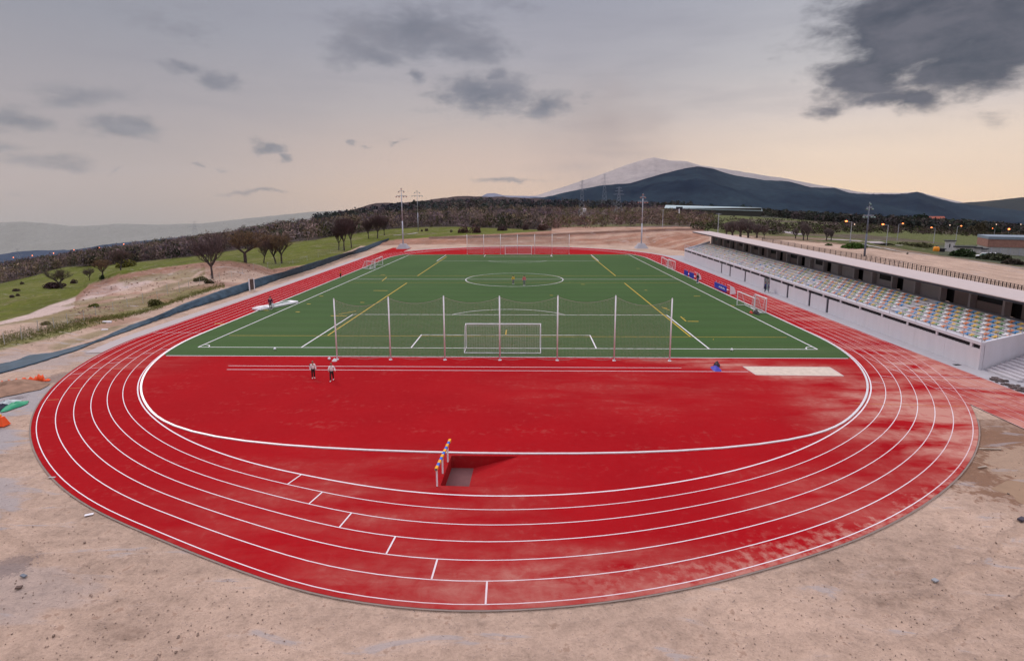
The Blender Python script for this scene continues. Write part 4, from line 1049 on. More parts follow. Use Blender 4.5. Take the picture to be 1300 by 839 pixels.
bench_set(868.5,349.5,880.5,354.5,'farther blue bench with a white hood beside the right kerb',[(0,.4),(.55,1)])
bench_set(907,365.5,922,372.3,'nearer long blue bench with a white hood beside the right kerb',[(0,1)])
tb = empty('bench_shelter',(*g(340,391),.012),1.15); tag(tb,'white bench shelter lying flat with a dark hollow on the grass left of the pitch','bench shelter')
b = MB(); b.box(-2.,4.6,-.9,.7,.02,.30); b.build('shelter_shell', M_white, tb, bevel=.05)
b = MB(); b.box(.2,3.6,-.45,.25,.303,.33); b.build('hollow', mat('dark_hollow',(.06,.12,.10),.7), tb)
b = MB(); b.box(-1.7,-.5,-.6,.45,.303,.42); b.build('bench_seat', M_kerb, tb, bevel=.03)

# ------------------------------------------------------------------ people
def skin_mesh(name, verts, edges, radii, m, parent, lvl=2, root=0):
    me = bpy.data.meshes.new(name); me.from_pydata(verts, edges, []); o = bpy.data.objects.new(name, me); C.objects.link(o)
    sk = o.modifiers.new('k','SKIN'); sk.use_smooth_shade = True
    for i, r in enumerate(radii): me.skin_vertices[0].data[i].radius = r if isinstance(r,tuple) else (r,r)
    me.skin_vertices[0].data[root].use_root = True
    ss = o.modifiers.new('s','SUBSURF'); ss.levels = lvl; ss.render_levels = lvl
    me.materials.append(m); o.parent = parent; return o
def person(u, v, label, shirt, trousers, hair=(.05,.03,.02), Z=1.75, rz=0., pose='stand', shoes=None, z=0., sleeve=True, cat='person'):
    x, y = g(u, v, z); t = empty('person', (x,y,z), rz); tag(t, label, cat); s = Z/1.75
    st = {'stand':(.0,.0),'walk':(.26,-.24),'crouch':(.0,.0)}[pose]
    hipz = .92
    J = dict(pel=(0,0,hipz),wst=(0,0,1.08),cst=(0,.0,1.30),nk=(0,.01,1.47),hd=(0,-.01,1.58),hd2=(0,-.01,1.68),
       sl=(-.17,0,1.41),sr=(.17,0,1.41),el=(-.25,.02+st[1]*.4,1.13),er=(.25,.02-st[1]*.4,1.13),wl=(-.26,-.10+st[0]*.5,.90),wr=(.26,-.10-st[0]*.5,.90),
       hl=(-.26,-.14+st[0]*.6,.82),hr=(.26,-.14-st[0]*.6,.82),
       jl=(-.09,0,.88),jr=(.09,0,.88),kl=(-.10,-.03-st[0]*.6,.50),kr=(.10,-.03-st[1]*.6,.50),al=(-.10,.03-st[0],.09),ar=(.10,.03-st[1],.09),tl=(-.11,-.14-st[0],.04),tr=(.11,-.14-st[1],.04))
    if pose == 'walk': J['er'] = (.30,.02,1.16); J['wr'] = (.36,-.15,.98); J['hr'] = (.38,-.20,.92)
    P = {k:tuple(c*s for c in q) for k,q in J.items()}
    E_ = [('pel','wst'),('wst','cst'),('cst','nk'),('nk','hd'),('hd','hd2'),('cst','sl'),('cst','sr'),('sl','el'),('el','wl'),('wl','hl'),('sr','er'),('er','wr'),('wr','hr'),('pel','jl'),('pel','jr'),('jl','kl'),('kl','al'),('al','tl'),('jr','kr'),('kr','ar'),('ar','tr')]
    R_ = dict(pel=(.14,.11),wst=(.13,.10),cst=(.16,.11),nk=.055,hd=.092,hd2=.085,sl=.065,sr=.065,el=.045,er=.045,wl=.03,wr=.03,hl=.035,hr=.035,jl=.085,jr=.085,kl=.06,kr=.06,al=.04,ar=.04,tl=.04,tr=.04)
    def mk(name, keys, grow, m, extra=None, lvl=2):
        ks = list(keys); e = [(ks.index(a),ks.index(b)) for a,b in E_ if a in ks and b in ks]
        rr = [tuple((r if not isinstance(R_[k],tuple) else R_[k][i])*s+grow for i,r in ((0,R_[k]),(1,R_[k]))) for k in ks]
        return skin_mesh(name,[P[k] for k in ks],e,rr,m,t,lvl)
    mk('body', ['pel','wst','cst','nk','hd','hd2','sl','sr','el','er','wl','wr','hl','hr','jl','jr','kl','kr','al','ar','tl','tr'], 0, M_skin)
    mk('shirt', ['pel','wst','cst','sl','sr','el','er']+(['wl','wr'] if sleeve else []), .022, shirt)
    mk('trousers', ['pel','jl','jr','kl','kr','al','ar'], .018, trousers)
    b = MB(); r0 = .105*s
    cx, cy, cz = P['hd2'][0], P['hd2'][1]+.02*s, P['hd2'][2]-.02*s
    b.lathe([(r0*math.cos(a),cz+r0*1.05*math.sin(a)) for a in (-.25,0,.3,.6,.9,1.2,1.5)],cx,cy,12); b.build('hair', paint('hair',hair), t, True)
    for a,c in (('al','tl'),('ar','tr')):
        b = MB(); p,q = Vector(P[a]),Vector(P[c]); p.z = q.z = .045*s; b.tube(p+(p-q)*.35,q+(q-p)*.25,.055*s,.045*s,8); b.build('shoe', shoes or M_white, t, True)
    if z == 0: t.location.z = .0
    return t
Wsh = paint('white_shirt',(.78,.78,.80)); Blk = paint('black_trousers',(.02,.02,.022)); Nav = paint('navy_jacket',(.015,.018,.06)); Jean = paint('blue_jeans',(.06,.10,.25)); Pink = paint('red_shirt',(.65,.12,.14)); Org = paint('orange_bib',(.85,.14,.03)); Ylw = paint('yellow_bib',(.7,.5,.05)); Gry = paint('grey_trousers',(.20,.21,.24)); Wht = paint('white_shorts',(.7,.72,.78))
person(398,480,'person in white top and black trousers, left of the two standing on the red track', Wsh, Blk, (.22,.14,.09), 1.45, .5)
person(421.5,483,'person in white shirt and black trousers walking, right of the two on the red track', Wsh, Blk, (.20,.12,.07), 1.47, .2, 'walk')
x,y = g(398,480); b = MB(); b.box(-.11,.11,-.07,.07,-.17,.18); o = b.build('backpack', paint('dark_red_pack',(.10,.01,.015)), None, bevel=.04); o.location=(x-.19,y+.08,1.02); o.rotation_euler=(0,0,.5); tag(o,'small dark pack worn on the back of the left person on the red track','backpack')
person(344,393,'person in dark jacket holding something white, standing by the flat white shelter', Nav, Blk, (.03,.02,.02), 1.8, .3)
x,y = g(344,393); b = MB(); b.cbox(0,0,0,.36,.2,.5); o = b.build('white_bag', Wht, None, bevel=.05); o.location=(x+.38,y-.12,.62); tag(o,'white bag held by the dark jacketed person at the left shelter','bag')
person(390.5+42,352.5,'person in orange bib and dark trousers on the left kerb of the track', Org, Blk, (.04,.03,.02), 1.5, 1.2)
person(885.5,359.5,'person in black top and blue jeans beside the farther blue bench', Blk, Jean, (.03,.02,.02), 1.8, .6)
person(971,371.5,'person in dark blue clothes standing before the glass doors of the stand', paint('dark_blue_coat',(.02,.03,.14)), Nav, (.03,.02,.02), 1.75, 1.3)
person(975.2,371.3,'person in grey-blue clothes just right of the one before the glass doors', paint('grey_blue_coat',(.12,.16,.26)), Gry, (.05,.04,.03), 1.7, 1.3)
person(665.5,362.5,'person in pinkish red shirt near the centre circle', Pink, Gry, (.04,.03,.02), 1.78, .1)
person(651.5,361,'person in yellow bib inside the centre circle', Ylw, Gry, (.04,.03,.02), 1.6, .4)
# bags on the runway
heap('kit_bag',909,469,5,3.0,.30,paint('blue_bag',(.06,.05,.40)),'blue and purple sports bag heaped on the long-jump runway','bag',15)
heap('kit_bag',910,464.5,4,1.6,.42,paint('dark_bag',(.03,.01,.02)),'dark jacket piled behind the blue bag on the long-jump runway','jacket',17)
heap('kit_bag',960,398.5,3,1.6,.5,paint('black_kit_bag',(.012,.012,.018)),'black kit bag at the right foot of the movable goal near the stand','bag',19)
heap('kit_bag',953.5,397.5,1.5,.8,.3,paint('red_kit_bag',(.5,.03,.02)),'small red bag beside the black kit bag at the movable goal','bag',21)

# ------------------------------------------------------------------ fence behind the stand
fn = empty('mesh_fence', (60,60,3)); tag(fn,'dark mesh fence with close posts running behind the grandstand roof','fence')
tops_ = [(975,311.5),(1000,314.5),(1060,321),(1100,328.5),(1150,339.5),(1200,351),(1250,362),(1300,374),(1345,385)]
FP = []
for i in range(64):
    f = i/63; u = 965+380*f**.8; X = None
    r = ray(u,340); 
    # the fence line stands parallel to the stand, 14.5 m behind its front wall
    tt = (38.5-.018*46+11.)/(r[0]-.018*r[1]); X, Y = r[0]*tt, r[1]*tt; FP.append((X,Y,hgt(X,Y),float(np.interp(Y-46.1,[0,10,16,32,45,100],[5.75,5.85,6.0,6.4,6.4,6.9]))))
for (X,Y,Z,ZT) in FP:
    b = MB(); b.box(X-60-.04,X-60+.04,Y-60-.04,Y-60+.04,Z-3-.2,ZT-3); b.build('post', M_fence, fn)
b = MB()
for p,q in zip(FP,FP[1:]):
    a = Vector((p[0]-60,p[1]-60,p[2]-3)); c = Vector((q[0]-60,q[1]-60,q[2]-3))
    for k in range(16):
        f_ = (k+1)/16; b.tube(a+Vector((0,0,(p[3]-p[2])*f_)),c+Vector((0,0,(q[3]-q[2])*f_)),.020,n=3,cap=False)
    n_ = max(2,int((c-a).length/.30))
    for k in range(n_):
        m_ = a.lerp(c,k/n_); b.tube(m_,m_+Vector((0,0,p[3]-p[2])),.02,n=3,cap=False)
b.build('mesh_panel', M_fence, fn)

# ------------------------------------------------------------------ roads
def draped(name, pts, w, m, lift=.12, n=160):
    P = resamp([hit(u,v)[:2] for u,v in pts], n); b = MB()
    b.strip([tuple(p) for p in P], w, lambda x,y: hgt(x,y)+lift); return tag(b.build(name, m, None, True), kind='structure')
M_road = mat('pale_road', (.36,.32,.33), .9, var=.1, scale=.4); M_kerbs = mat('pale_kerbstone',(.45,.42,.44),.8)
draped('road', [(1050,304),(1080,306),(1110,309),(1135,311.5)], 5.5, M_road)
draped('road_kerb', [(1095,311),(1135,319),(1180,325.5),(1230,332),(1275,338.5),(1330,346)], .55, M_kerbs, .2)
draped('road', [(975,291.5),(1000,295),(1016,298.5)], 4.5, M_road)
draped('field_track', [(500,299.5),(515,298),(530,296)], 1.6, M_road)

# ------------------------------------------------------------------ far buildings
def place(u, v, Y=None):
    if Y is None: return hit(u,v)
    X,_,Z = atY(u,v,Y); return X,Y,hgt(X,Y)
def facing(x,y): return -math.atan2(x,y)
def house(name,u,v,wpx,hpx,label,cat='building',wallm=None,roofm=None,dep=.7,rh=.35,Y=None,win=2,rot=0.,flat=False):
    x,y,z = place(u,v,Y); sc = y*.985/F; w, h = wpx*sc, hpx*sc; t = empty(name,(x,y,z),facing(x,y)+rot); tag(t,label,cat)
    d = w*dep; wh = h*(1-rh); b = MB(); b.box(-w/2,w/2,-d/2,d/2,-h*.5,wh); b.build('wall', wallm, t)
    b = MB()
    if flat: b.box(-w/2-.3,w/2+.3,-d/2-.3,d/2+.3,wh+.003,h)
    else:
        o_ = w*.04; b.add([(-w/2-o_,-d/2-o_,wh),(w/2+o_,-d/2-o_,wh),(w/2+o_,d/2+o_,wh),(-w/2-o_,d/2+o_,wh),(-w/2-o_,0,h),(w/2+o_,0,h)],[(0,1,5,4),(2,3,4,5),(0,4,3),(1,2,5),(0,3,2,1)])
    b.build('roof', roofm, t)
    for k in range(win):
        b = MB(); xx = -w/2+w*(k+.5)/win; b.box(xx-w*.06,xx+w*.06,-d/2-.06,-d/2-.01,wh*.35,wh*.72); wn_ = b.build('window', M_black, t); b = MB(); b.box(xx-w*.075,xx+w*.075,-d/2-.12,-d/2-.005,wh*.30,wh*.345); b.build('sill', M_white, wn_)
    return t
Wwall = mat('white_house_wall',(.62,.60,.60),.8); Rtile = mat('red_roof_tile',(.32,.09,.06),.8,var=.2); Brk = mat('pink_brick',(.30,.16,.13),.85,var=.15,scale=2); Blr = mat('blue_grey_roof',(.20,.25,.31),.6); Gw = mat('grey_wall',(.40,.40,.40),.8)
house('warehouse',1287,318,62,24,'big warehouse of pink brick over a pale base with blue-grey roof','warehouse',Gw,Blr,.8,.14,170,0,.25,True)
x,y,z = place(1287,318,170); tw = empty('brick_annexe',(x,y,z),facing(x,y)+.25); tag(tw,'upper pink brick band storey set on the grey warehouse wall','building')
sc = 170*.985/F; b = MB(); b.box(-32*sc,31.5*sc,-25.4*sc,25*sc,11*sc,20.5*sc); b.build('brick_band', Brk, tw); 
for k in range(7): b = MB(); b.box((-28+9*k)*sc,(-27.4+9*k)*sc,-25.7*sc,-25.45*sc,0,10.8*sc); b.build('pilaster', M_pole, tw)
house('cabin_tower',1205.5,314,10,14,'tall narrow white cabin standing beside the orange tank','cabin',Wwall,M_fascia,.8,.06,165,1,0,True)
x,y,z = place(1189,313.5,160); t = empty('orange_tank',(x,y,z)); tag(t,'rounded orange tank left of the white cabin','tank'); b = MB(); b.lathe([(.01,1.35),(.5,1.3),(.75,1.05),(.8,.3),(.7,0)],0,0,14); b.build('tank_body', paint('tank_orange',(.8,.28,.02)), t, True); b = MB(); b.lathe([(.2,1.55),(.25,1.33)],0,0,10); b.build('tank_cap', M_fascia, t)
for i,(u,w_) in enumerate([(1216,7),(1224,7),(1232,7),(1240.5,8),(1249,7),(1194,3.5),(1198,3.5)]):
    lb = ['white cabin unit first in the yard row, next to the tower cabin','white cabin unit second in the yard row','white cabin unit third in the yard row','wide white cabin unit with pale lid, fourth in the yard row','white cabin unit last in the yard row before the pale fence','small dark bin just right of the orange tank','small dark bin between the first bin and the cabin tower'][i]
    dark = i > 4
    house('waste_bin' if dark else 'yard_cabin',u,316.5 if not dark else 313.5,w_,8 if not dark else 4.5,lb,'bin' if dark else 'cabin',M_fascia if dark else Wwall,M_fascia,.6,.18,160,0,0,True)
x,y,z = place(1262,316,158); t = empty('yard_fence',(x,y,z),facing(x,y)); tag(t,'pale mesh yard fence between the cabins and the warehouse','fence')
for k in range(9): b = MB(); b.box(-2.6+k*.65,-2.54+k*.65,-.03,.03,0,2.1); b.build('post', M_pole, t)
b = MB()
for k in range(10): b.tube((-2.6,0,.2+k*.2),(2.7,0,.2+k*.2),.012,n=3)
b.build('fence_wire', M_pole, t)
for i,(u,v,lb) in enumerate([(1252,326.5,'white van roof showing above the hedge before the yard'),(1262,326,'second pale car behind the hedge before the warehouse')]):
    x,y,z = place(u,v,135); t = empty('parked_car',(x,y,z),facing(x,y)+.1); tag(t,lb,'car','cars parked by the yard')
    b = MB(); b.box(-1.9,1.9,-.8,.8,.35,.9); b.build('body', M_white, t, bevel=.15); b = MB(); b.add([(-1.3,-.7,.9),(1.3,-.7,.9),(1.3,.7,.9),(-1.3,.7,.9),(-.9,-.6,1.4),(.8,-.6,1.4),(.8,.6,1.4),(-.9,.6,1.4)],[(0,1,5,4),(1,2,6,5),(2,3,7,6),(3,0,4,7)]); b.build('window', M_glass, t); b = MB(); b.box(-.9,.8,-.6,.6,1.4,1.45); b.build('roof', M_white, t)
    for sx in (-1.2,1.2):
        for sy in (-.82,.82): b = MB(); b.tube((sx,sy-.1,.32),(sx,sy+.1,.32),.32,n=14); b.build('wheel', M_black, t)
house('red_roof_house',1186,283,18,8,'house with a red tiled roof and white gable among dark trees','house',Wwall,Rtile,.6,.5,None,2,.3)
house('white_house',613,265,10,5,'small white house among bare trees in the middle of the slope','house',Wwall,mat('grey_tile',(.3,.27,.25),.8),.7,.4,None,2)
house('white_house',622,266,5,4,'tiny white annexe just right of the small white slope house','house',Wwall,Rtile,.7,.4,None,1)
house('white_house',502,272.5,16,3,'low white shed left of the far floodlight mast on the dark slope','shed',Wwall,M_roof,.5,.3,None,3)
house('white_house',742,268.5,4,4,'tiny white hut beneath the left electricity pylon','hut',Wwall,M_roof,.7,.3,None,1)
house('white_house',728,256,4,3,'tiny pale house left of the pylons under the dark hill','house',Wwall,Rtile,.7,.4,None,1)
house('farm_building',356,279.5,9,5,'small dark farmhouse on the left skyline among trees','farmhouse',mat('brown_wall',(.12,.09,.08),.9),mat('brown_roof',(.10,.06,.05),.9),.7,.4,None,1)
# long glasshouse roof below the mountain
x,y,z = place(904,265.5,700); zt = atY(904,260.8,700)[2]; t = empty('long_shed',(x,y,z),facing(x,y)); tag(t,'very long low shed with pale blue roof at the foot of the dark mountain','shed')
h2 = zt-z; b = MB(); b.box(-56,56,-8,8,-8,h2-3.2); b.build('wall', mat('shed_wall',(.05,.05,.045),.9), t)
b = MB(); b.add([(-57,-9,h2-3.2),(57,-9,h2-6.4),(57,9,h2-3),(-57,9,h2+.4)],[(0,1,2,3)]); b.add([(-57,-9,h2-3.8),(57,-9,h2-7),(57,-9,h2-6.42),(-57,-9,h2-3.22)],[(0,1,2,3)]); b.build('roof', mat('pale_blue_roof',(.38,.47,.50),.6), t)
x,y,z = place(862,273.5,420); t = empty('sign_panel',(x,y,z),facing(x,y)); tag(t,'dark hoarding on a white post in scrub left of the stand','hoarding'); zt = atY(862,263,420)[2]-z
b = MB(); b.tube((0,0,-1),(0,0,zt-1.2),.45,n=8); b.build('post', M_white, t); b = MB(); b.box(-2.4,2.4,-.2,.2,zt-1.4,zt+.2); b.build('panel', M_fascia, t)

# electricity pylons
def pylon(u, v0, v1, label, Y=None, wpx=6):
    x,y,z = place(u,v0,Y); hh = atY(u,v1,y)[2]-z; t = empty('electricity_pylon',(x,y,z),facing(x,y)); tag(t,label,'pylon','electricity pylons'); w = wpx*y/F/2; r = .0011*hh+.08
    b = MB(); m_ = lambda f: w*(1-f)**1.2+.25
    lv = [0,.16,.31,.45,.57,.68,.78,.88,1.]
    for a,c in zip(lv,lv[1:]):
        for sx in (-1,1):
            for sy in (-1,1): b.tube((sx*m_(a),sy*m_(a),hh*a),(sx*m_(c),sy*m_(c),hh*c),r,n=4,cap=False)
        for sy in (-1,1):
            b.tube((-m_(a),sy*m_(a),hh*a),(m_(c),sy*m_(c),hh*c),r*.7,n=3,cap=False); b.tube((m_(a),sy*m_(a),hh*a),(-m_(c),sy*m_(c),hh*c),r*.7,n=3,cap=False)
    b.build('lattice', M_steel, t)
    for f, l in ((.74,1.3),(.86,1.0),(.97,.7)):
        b = MB(); b.tube((-l*w,0,hh*f),(l*w,0,hh*f),r*1.2,n=4); b.tube((-l*w,0,hh*f),(0,0,hh*(f+.04)),r*.8,n=3); b.tube((l*w,0,hh*f),(0,0,hh*(f+.04)),r*.8,n=3); b.build('cross_arm', M_steel, t)
pylon(738.5,270,229,'left dark electricity pylon standing before the pale mountain',520,8)
pylon(767,262,221,'right electricity pylon rising above the dark hill slope',900,7)
pylon(785,273,238,'faint lattice pylon right of the two dark ones',600,10)
pylon(248,300,281,'electricity pylon on the left skyline above the woods',1200,11)
pylon(25,338,316,'faint pylon in the misty left valley',1300,8)

# ------------------------------------------------------------------ trees
def bare_tree(seed, h=8., spread=1., upright=.5, twigs=900, tint=(.10,.065,.065), trunk_f=.26, levels=5):
    rr = random.Random(seed); tr = MB(); br = MB(); tips = []
    def grow(p, d, L_, r, lev):
        n = 3 if lev == 0 else 2; q = p
        for k in range(n):
            d = (d+Vector((rr.uniform(-.18,.18),rr.uniform(-.18,.18),rr.uniform(-.04,.10)))).normalized()
            nq = q+d*(L_/n); r2 = r*(1-.22/n*(k+1) if lev else 1-.09*(k+1)); (tr if lev == 0 else br).tube(q,nq,r*(1-.18*k/n),r2*.98,7 if lev<2 else (5 if lev<3 else 3),cap=False); q = nq
            if lev >= 2: tips.append((q.copy(),d.copy()))
            if lev >= 1 and k == 0 and lev < levels:
                side = Vector((rr.uniform(-1,1),rr.uniform(-1,1),rr.uniform(-.1,.6))).normalized(); grow(q,(d*.55+side*.8*spread).normalized(),L_*.62,r*.55,lev+1)
        if lev < levels:
            nb = rr.choice((4,5)) if lev == 0 else rr.choice((2,3))
            for k in range(nb):
                a = 2*PI*(k+rr.random()*.6)/nb; side = Vector((math.cos(a),math.sin(a),upright*rr.uniform(.5,1.4)))
                grow(q,(d*(.45 if lev else .35)+side*spread*.75).normalized(),L_*rr.uniform(.66,.86)*(1.15 if lev == 0 else 1),r*.60,lev+1)
    grow(Vector((0,0,-.2)),Vector((rr.uniform(-.08,.08),rr.uniform(-.08,.08),1)),h*trunk_f,h*.026,0)
    zs = max(q.z for q,_ in tips); sc = h/zs
    tr.v = [tuple(c*sc for c in p) for p in tr.v]; br.v = [tuple(c*sc for c in p) for p in br.v]
    R_ = np.random.default_rng(seed); T = np.array([list(q) for q,_ in tips])*sc; D = np.array([list(d) for _,d in tips])
    i = R_.integers(0,len(T),twigs); base = T[i]+R_.normal(0,h*.018,(twigs,3)); dirs = D[i]+R_.normal(0,.6,(twigs,3)); twigs and None; dirs[:,2] += .25; dirs /= np.linalg.norm(dirs,axis=1)[:,None]
    ln_ = R_.uniform(.05,.12,twigs)[:,None]*h; sd = np.cross(dirs,R_.normal(size=(twigs,3))); sd /= np.linalg.norm(sd,axis=1)[:,None]; wd = .0023*h
    V = np.stack([base-sd*wd,base+sd*wd,base+dirs*ln_],1).reshape(-1,3); Fq = np.arange(3*twigs).reshape(-1,3)
    return tr, br, V, Fq
def tree_proto(seed, **k):
    tint = k.get('tint'); tr, br, V, Fq = bare_tree(seed, **k)
    o1 = tr.build('trunk', M_bark); nb = len(br.v)
    # crown = limbs + twigs in one mesh
    allV = np.vstack([np.array(br.v), V]); me = bpy.data.meshes.new('crown'); me.from_pydata([tuple(p) for p in allV.tolist()],[],[f for f in br.f]+[tuple(int(j)+nb for j in f) for f in Fq])
    me.materials.append(M_bark); me.materials.append(M_twig); mi = [0]*len(br.f)+[1]*len(Fq); me.polygons.foreach_set('material_index', mi)
    R_ = np.random.default_rng(seed); c = np.ones((len(allV),4),np.float32); c[:,:3] = np.array(tint)*(1+R_.uniform(-.35,.35,(len(allV),1)))
    a = me.color_attributes.new('Col','FLOAT_COLOR','POINT'); a.data.foreach_set('color', c.ravel())
    m1 = o1.data; bpy.data.objects.remove(o1); return m1, me
PROTO = [tree_proto(s, h=8., spread=sp, upright=up, twigs=tw, tint=ti_, trunk_f=tf, levels=4) for s,sp,up,tw,ti_,tf in
   ((1,.95,.75,4600,(.12,.082,.085),.26),(2,1.05,.6,6000,(.17,.11,.065),.20),(3,.9,.8,5200,(.13,.082,.075),.22),(4,.85,.9,6500,(.085,.052,.055),.24),(5,1.15,.5,4400,(.12,.10,.065),.20),(6,.7,1.2,5200,(.17,.135,.135),.12))]
def tree(u, v, hpx, kind, label, wf=1., group=None, Y=None, name='bare_tree', cat='tree'):
    x,y,z = place(u,v,Y); h = hpx*y/F; t = empty(name,(x,y,z-.1),random.uniform(0,6)); tag(t,label,cat,group)
    s = h/8.; t.scale = (s*wf,s*wf,s); m1,m2 = PROTO[kind]
    o = bpy.data.objects.new('trunk',m1); C.objects.link(o); o.parent = t; o = bpy.data.objects.new('crown',m2); C.objects.link(o); o.parent = t; return t
tree(79,366.5,26,4,'bare spreading tree alone on the green meadow at far left',1.1)
tree(114,356,17,0,'small bare tree at the meadow edge, second from the left',.9)
tree(131,353,24,1,'bare crooked tree at the meadow edge, third from the left',.9)
tree(153,343,26,2,'bare tree on the meadow just above the dirt berm',1.)
tree(270,354,60,0,'tallest bare tree standing on the dirt mound beside the fence',.85)
tree(311,333,40,1,'wide bare tree with brownish twigs right of the dirt mound',1.25)
tree(335,334,30,2,'thin leaning bare tree between two wider ones right of the mound',.7)
tree(350,335,36,2,'dense bare tree at the meadow corner, left of a close pair',.8)
tree(358,334.5,37,1,'dense bare tree at the meadow corner, right of a close pair',.75)
tree(430,318,33,3,'dark purple-brown tree by the fabric fence, left of its clump',.7)
tree(437,318.5,42,3,'dark purple-brown tree by the fabric fence, middle of its clump',.7)
tree(446.5,315,38,3,'dark purple-brown tree by the fabric fence, right of its clump',.62)
tree(468.5,303.5,24,3,'smaller dark tree on the meadow left of its taller neighbour',.75)
tree(479,303,30,3,'dark rounded tree on the meadow beyond the track corner',.85)
tree(488,299,22,3,'dark bushy tree right behind the rounded meadow tree',.8)
tree(970,303.5,17,0,'black forked bare tree behind the stand roof',.9)
for i,(u,v,hp,wd) in enumerate([(930,301,20,1.1),(940,301.5,23,1.1),(950,302,21,1.),(961,302,18,1.),(922,299,16,1.1),(1020,305,22,.6),(1025,305,18,.6),(1049,306,16,.7),(1055,306,14,.7),(1010,303,13,.9)]):
    tree(u,v,hp,5,['grey leafless thicket tree left of centre behind the stand','tallest grey leafless thicket tree behind the stand','grey leafless thicket tree left of the black forked tree','grey leafless thicket tree touching the black forked tree','leftmost low grey thicket tree behind the stand','narrow pale leafless tree, taller of two right of the thicket','narrow pale leafless tree, shorter of two right of the thicket','reddish slim leafless tree near the pale road end','low reddish leafless tree beside the pale road end','low grey leafless tree between thicket and narrow pair'][i],wd,'leafless trees behind the stand')

# foliage bushes
def leaf_blob(name, u, v, wpx, hpx, tint, label, cat='bush', n=500, Y=None, seed=0, group=None, flat=1., trunk=False):
    x,y,z = place(u,v,Y); sc = y/F; w, h = wpx*sc, hpx*sc; R_ = np.random.default_rng(seed+int(u)); m = n
    lob = R_.normal(0,1,(7,3)); lob /= np.linalg.norm(lob,axis=1)[:,None]; lob = lob*.55; lob[:,2] = np.abs(lob[:,2])
    d = R_.normal(size=(m,3)); d /= np.linalg.norm(d,axis=1)[:,None]; d *= R_.uniform(.55,1.,(m,1))**.5*.55; P = d+lob[R_.integers(0,7,m)]
    P[:,2] = np.abs(P[:,2]); mx = np.abs(P[:,0]).max(); P = P/np.array([mx*2,mx*2,P[:,2].max()])*np.array([w,w*.7,h*(.75 if trunk else 1)]); P[:,2] += h*.25 if trunk else 0
    s = .09*max(w,h)*R_.uniform(.6,1.3,(m,1)); a = R_.normal(size=(m,3)); a /= np.linalg.norm(a,axis=1)[:,None]; b_ = np.cross(a,R_.normal(size=(m,3))); b_ /= np.linalg.norm(b_,axis=1)[:,None]
    V = np.stack([P-a*s*.5,P+b_*s*.4,P+a*s*.5,P-b_*s*.4],1).reshape(-1,3); Fq = np.arange(4*m).reshape(-1,4)
    col = np.repeat(np.array(tint)*(1+R_.uniform(-.4,.4,(m,1))),4,0)
    t = empty(name,(x,y,z-.05)); tag(t,label,cat,group); npmesh('crown' if trunk else 'foliage', V, Fq, M_leaf, t, {'Col':col})
    b = MB(); b.tube((0,0,-.2),(0,0,h*.5),.03*h+.02,.02*h+.01,6); b.build('trunk' if trunk else 'stem', M_bark, t); return t
OL = (.10,.11,.02); PU = (.075,.045,.05); DG = (.022,.035,.02); GR = (.06,.10,.03)
for i,(u,v,w_,h_,c,lb) in enumerate([(70,365.5,30,7,PU,'long low purple-brown bush patch beside the lone meadow tree'),(94,360,10,6,PU,'small dark bush right of the lone meadow tree'),(130,354,9,6,DG,'dark bush at the foot of the crooked meadow tree'),(21,370,10,4,PU,'dark bush upper left on the open meadow'),(15,378,8,4,PU,'dark bush lower left on the open meadow'),(23,376,6,4,PU,'dark bush beside the lower left meadow bush'),(28,361,6,4,PU,'tiny dark bush below the wood edge at far left'),
     (160,339,24,10,(.13,.12,.03),'olive green bush above the dirt berm'),(196,383.5+5,22,9,(.09,.09,.03),'olive scrub on the slope below the dirt mound'),(255,357,18,6,(.08,.08,.02),'olive scrub left of the tallest bare tree'),(265,360,14,5,(.07,.06,.03),'brown-green scrub at the foot of the tallest bare tree'),
     (60,426,16,5,(.16,.14,.06),'dry grassy tuft on the verge by the wire fence'),(120,390,18,5,(.14,.15,.04),'green tuft on the bank beside the dirt road'),
     (536,294,4,3,PU,'small dark bush left of two in the central meadow'),(541.5,293.5,5,4,PU,'small dark bush right of two in the central meadow'),(573,295,4,4,PU,'lone small bush on the central meadow'),
     (588,296,14,10,(.10,.05,.055),'purple-red bush mass left of the far net'),(603,296,16,11,(.10,.05,.055),'purple-red rounded bush at the meadow end'),(638,293,14,8,PU,'purple scrub clump behind the far net'),(668,292,8,9,PU,'dark upright bush behind the far goal'),(690,293,16,8,(.09,.05,.045),'reddish scrub clump right of the far goal'),
     (1082,315,32,6,(.05,.09,.02),'bright green scrub mound behind the dark mesh fence'),(1052,312,10,3,(.05,.08,.02),'small green scrub left of the green mound'),(1152,323,3,3,DG,'tiny dark shrub beside the thin kerb line'),(1225,326,36,10,(.03,.05,.02),'dark green hedge in front of the cabins'),(1262,330,44,8,(.045,.05,.03),'long olive hedge in front of the warehouse'),(1293,336,34,7,(.06,.05,.04),'brown-green hedge at the right picture edge'),(1160,313,40,5,(.10,.10,.05),'row of dry vines left of the orange tank'),
     (903,264,8,5,DG,'dark round bush under the pale blue shed roof, left'),(943,266,10,6,DG,'dark round tree under the pale blue shed roof, right'),(953,267,9,5,DG,'second dark round tree under the pale blue shed roof'),(975,285,2.5,3,DG,'tiny dark tree in the green field behind the stand'),(1031,288,3,4,DG,'tiny dark tree right of the narrow leafless pair')]):
    leaf_blob('bush',u,v,w_,h_,c,lb,'bush',700,None,i)
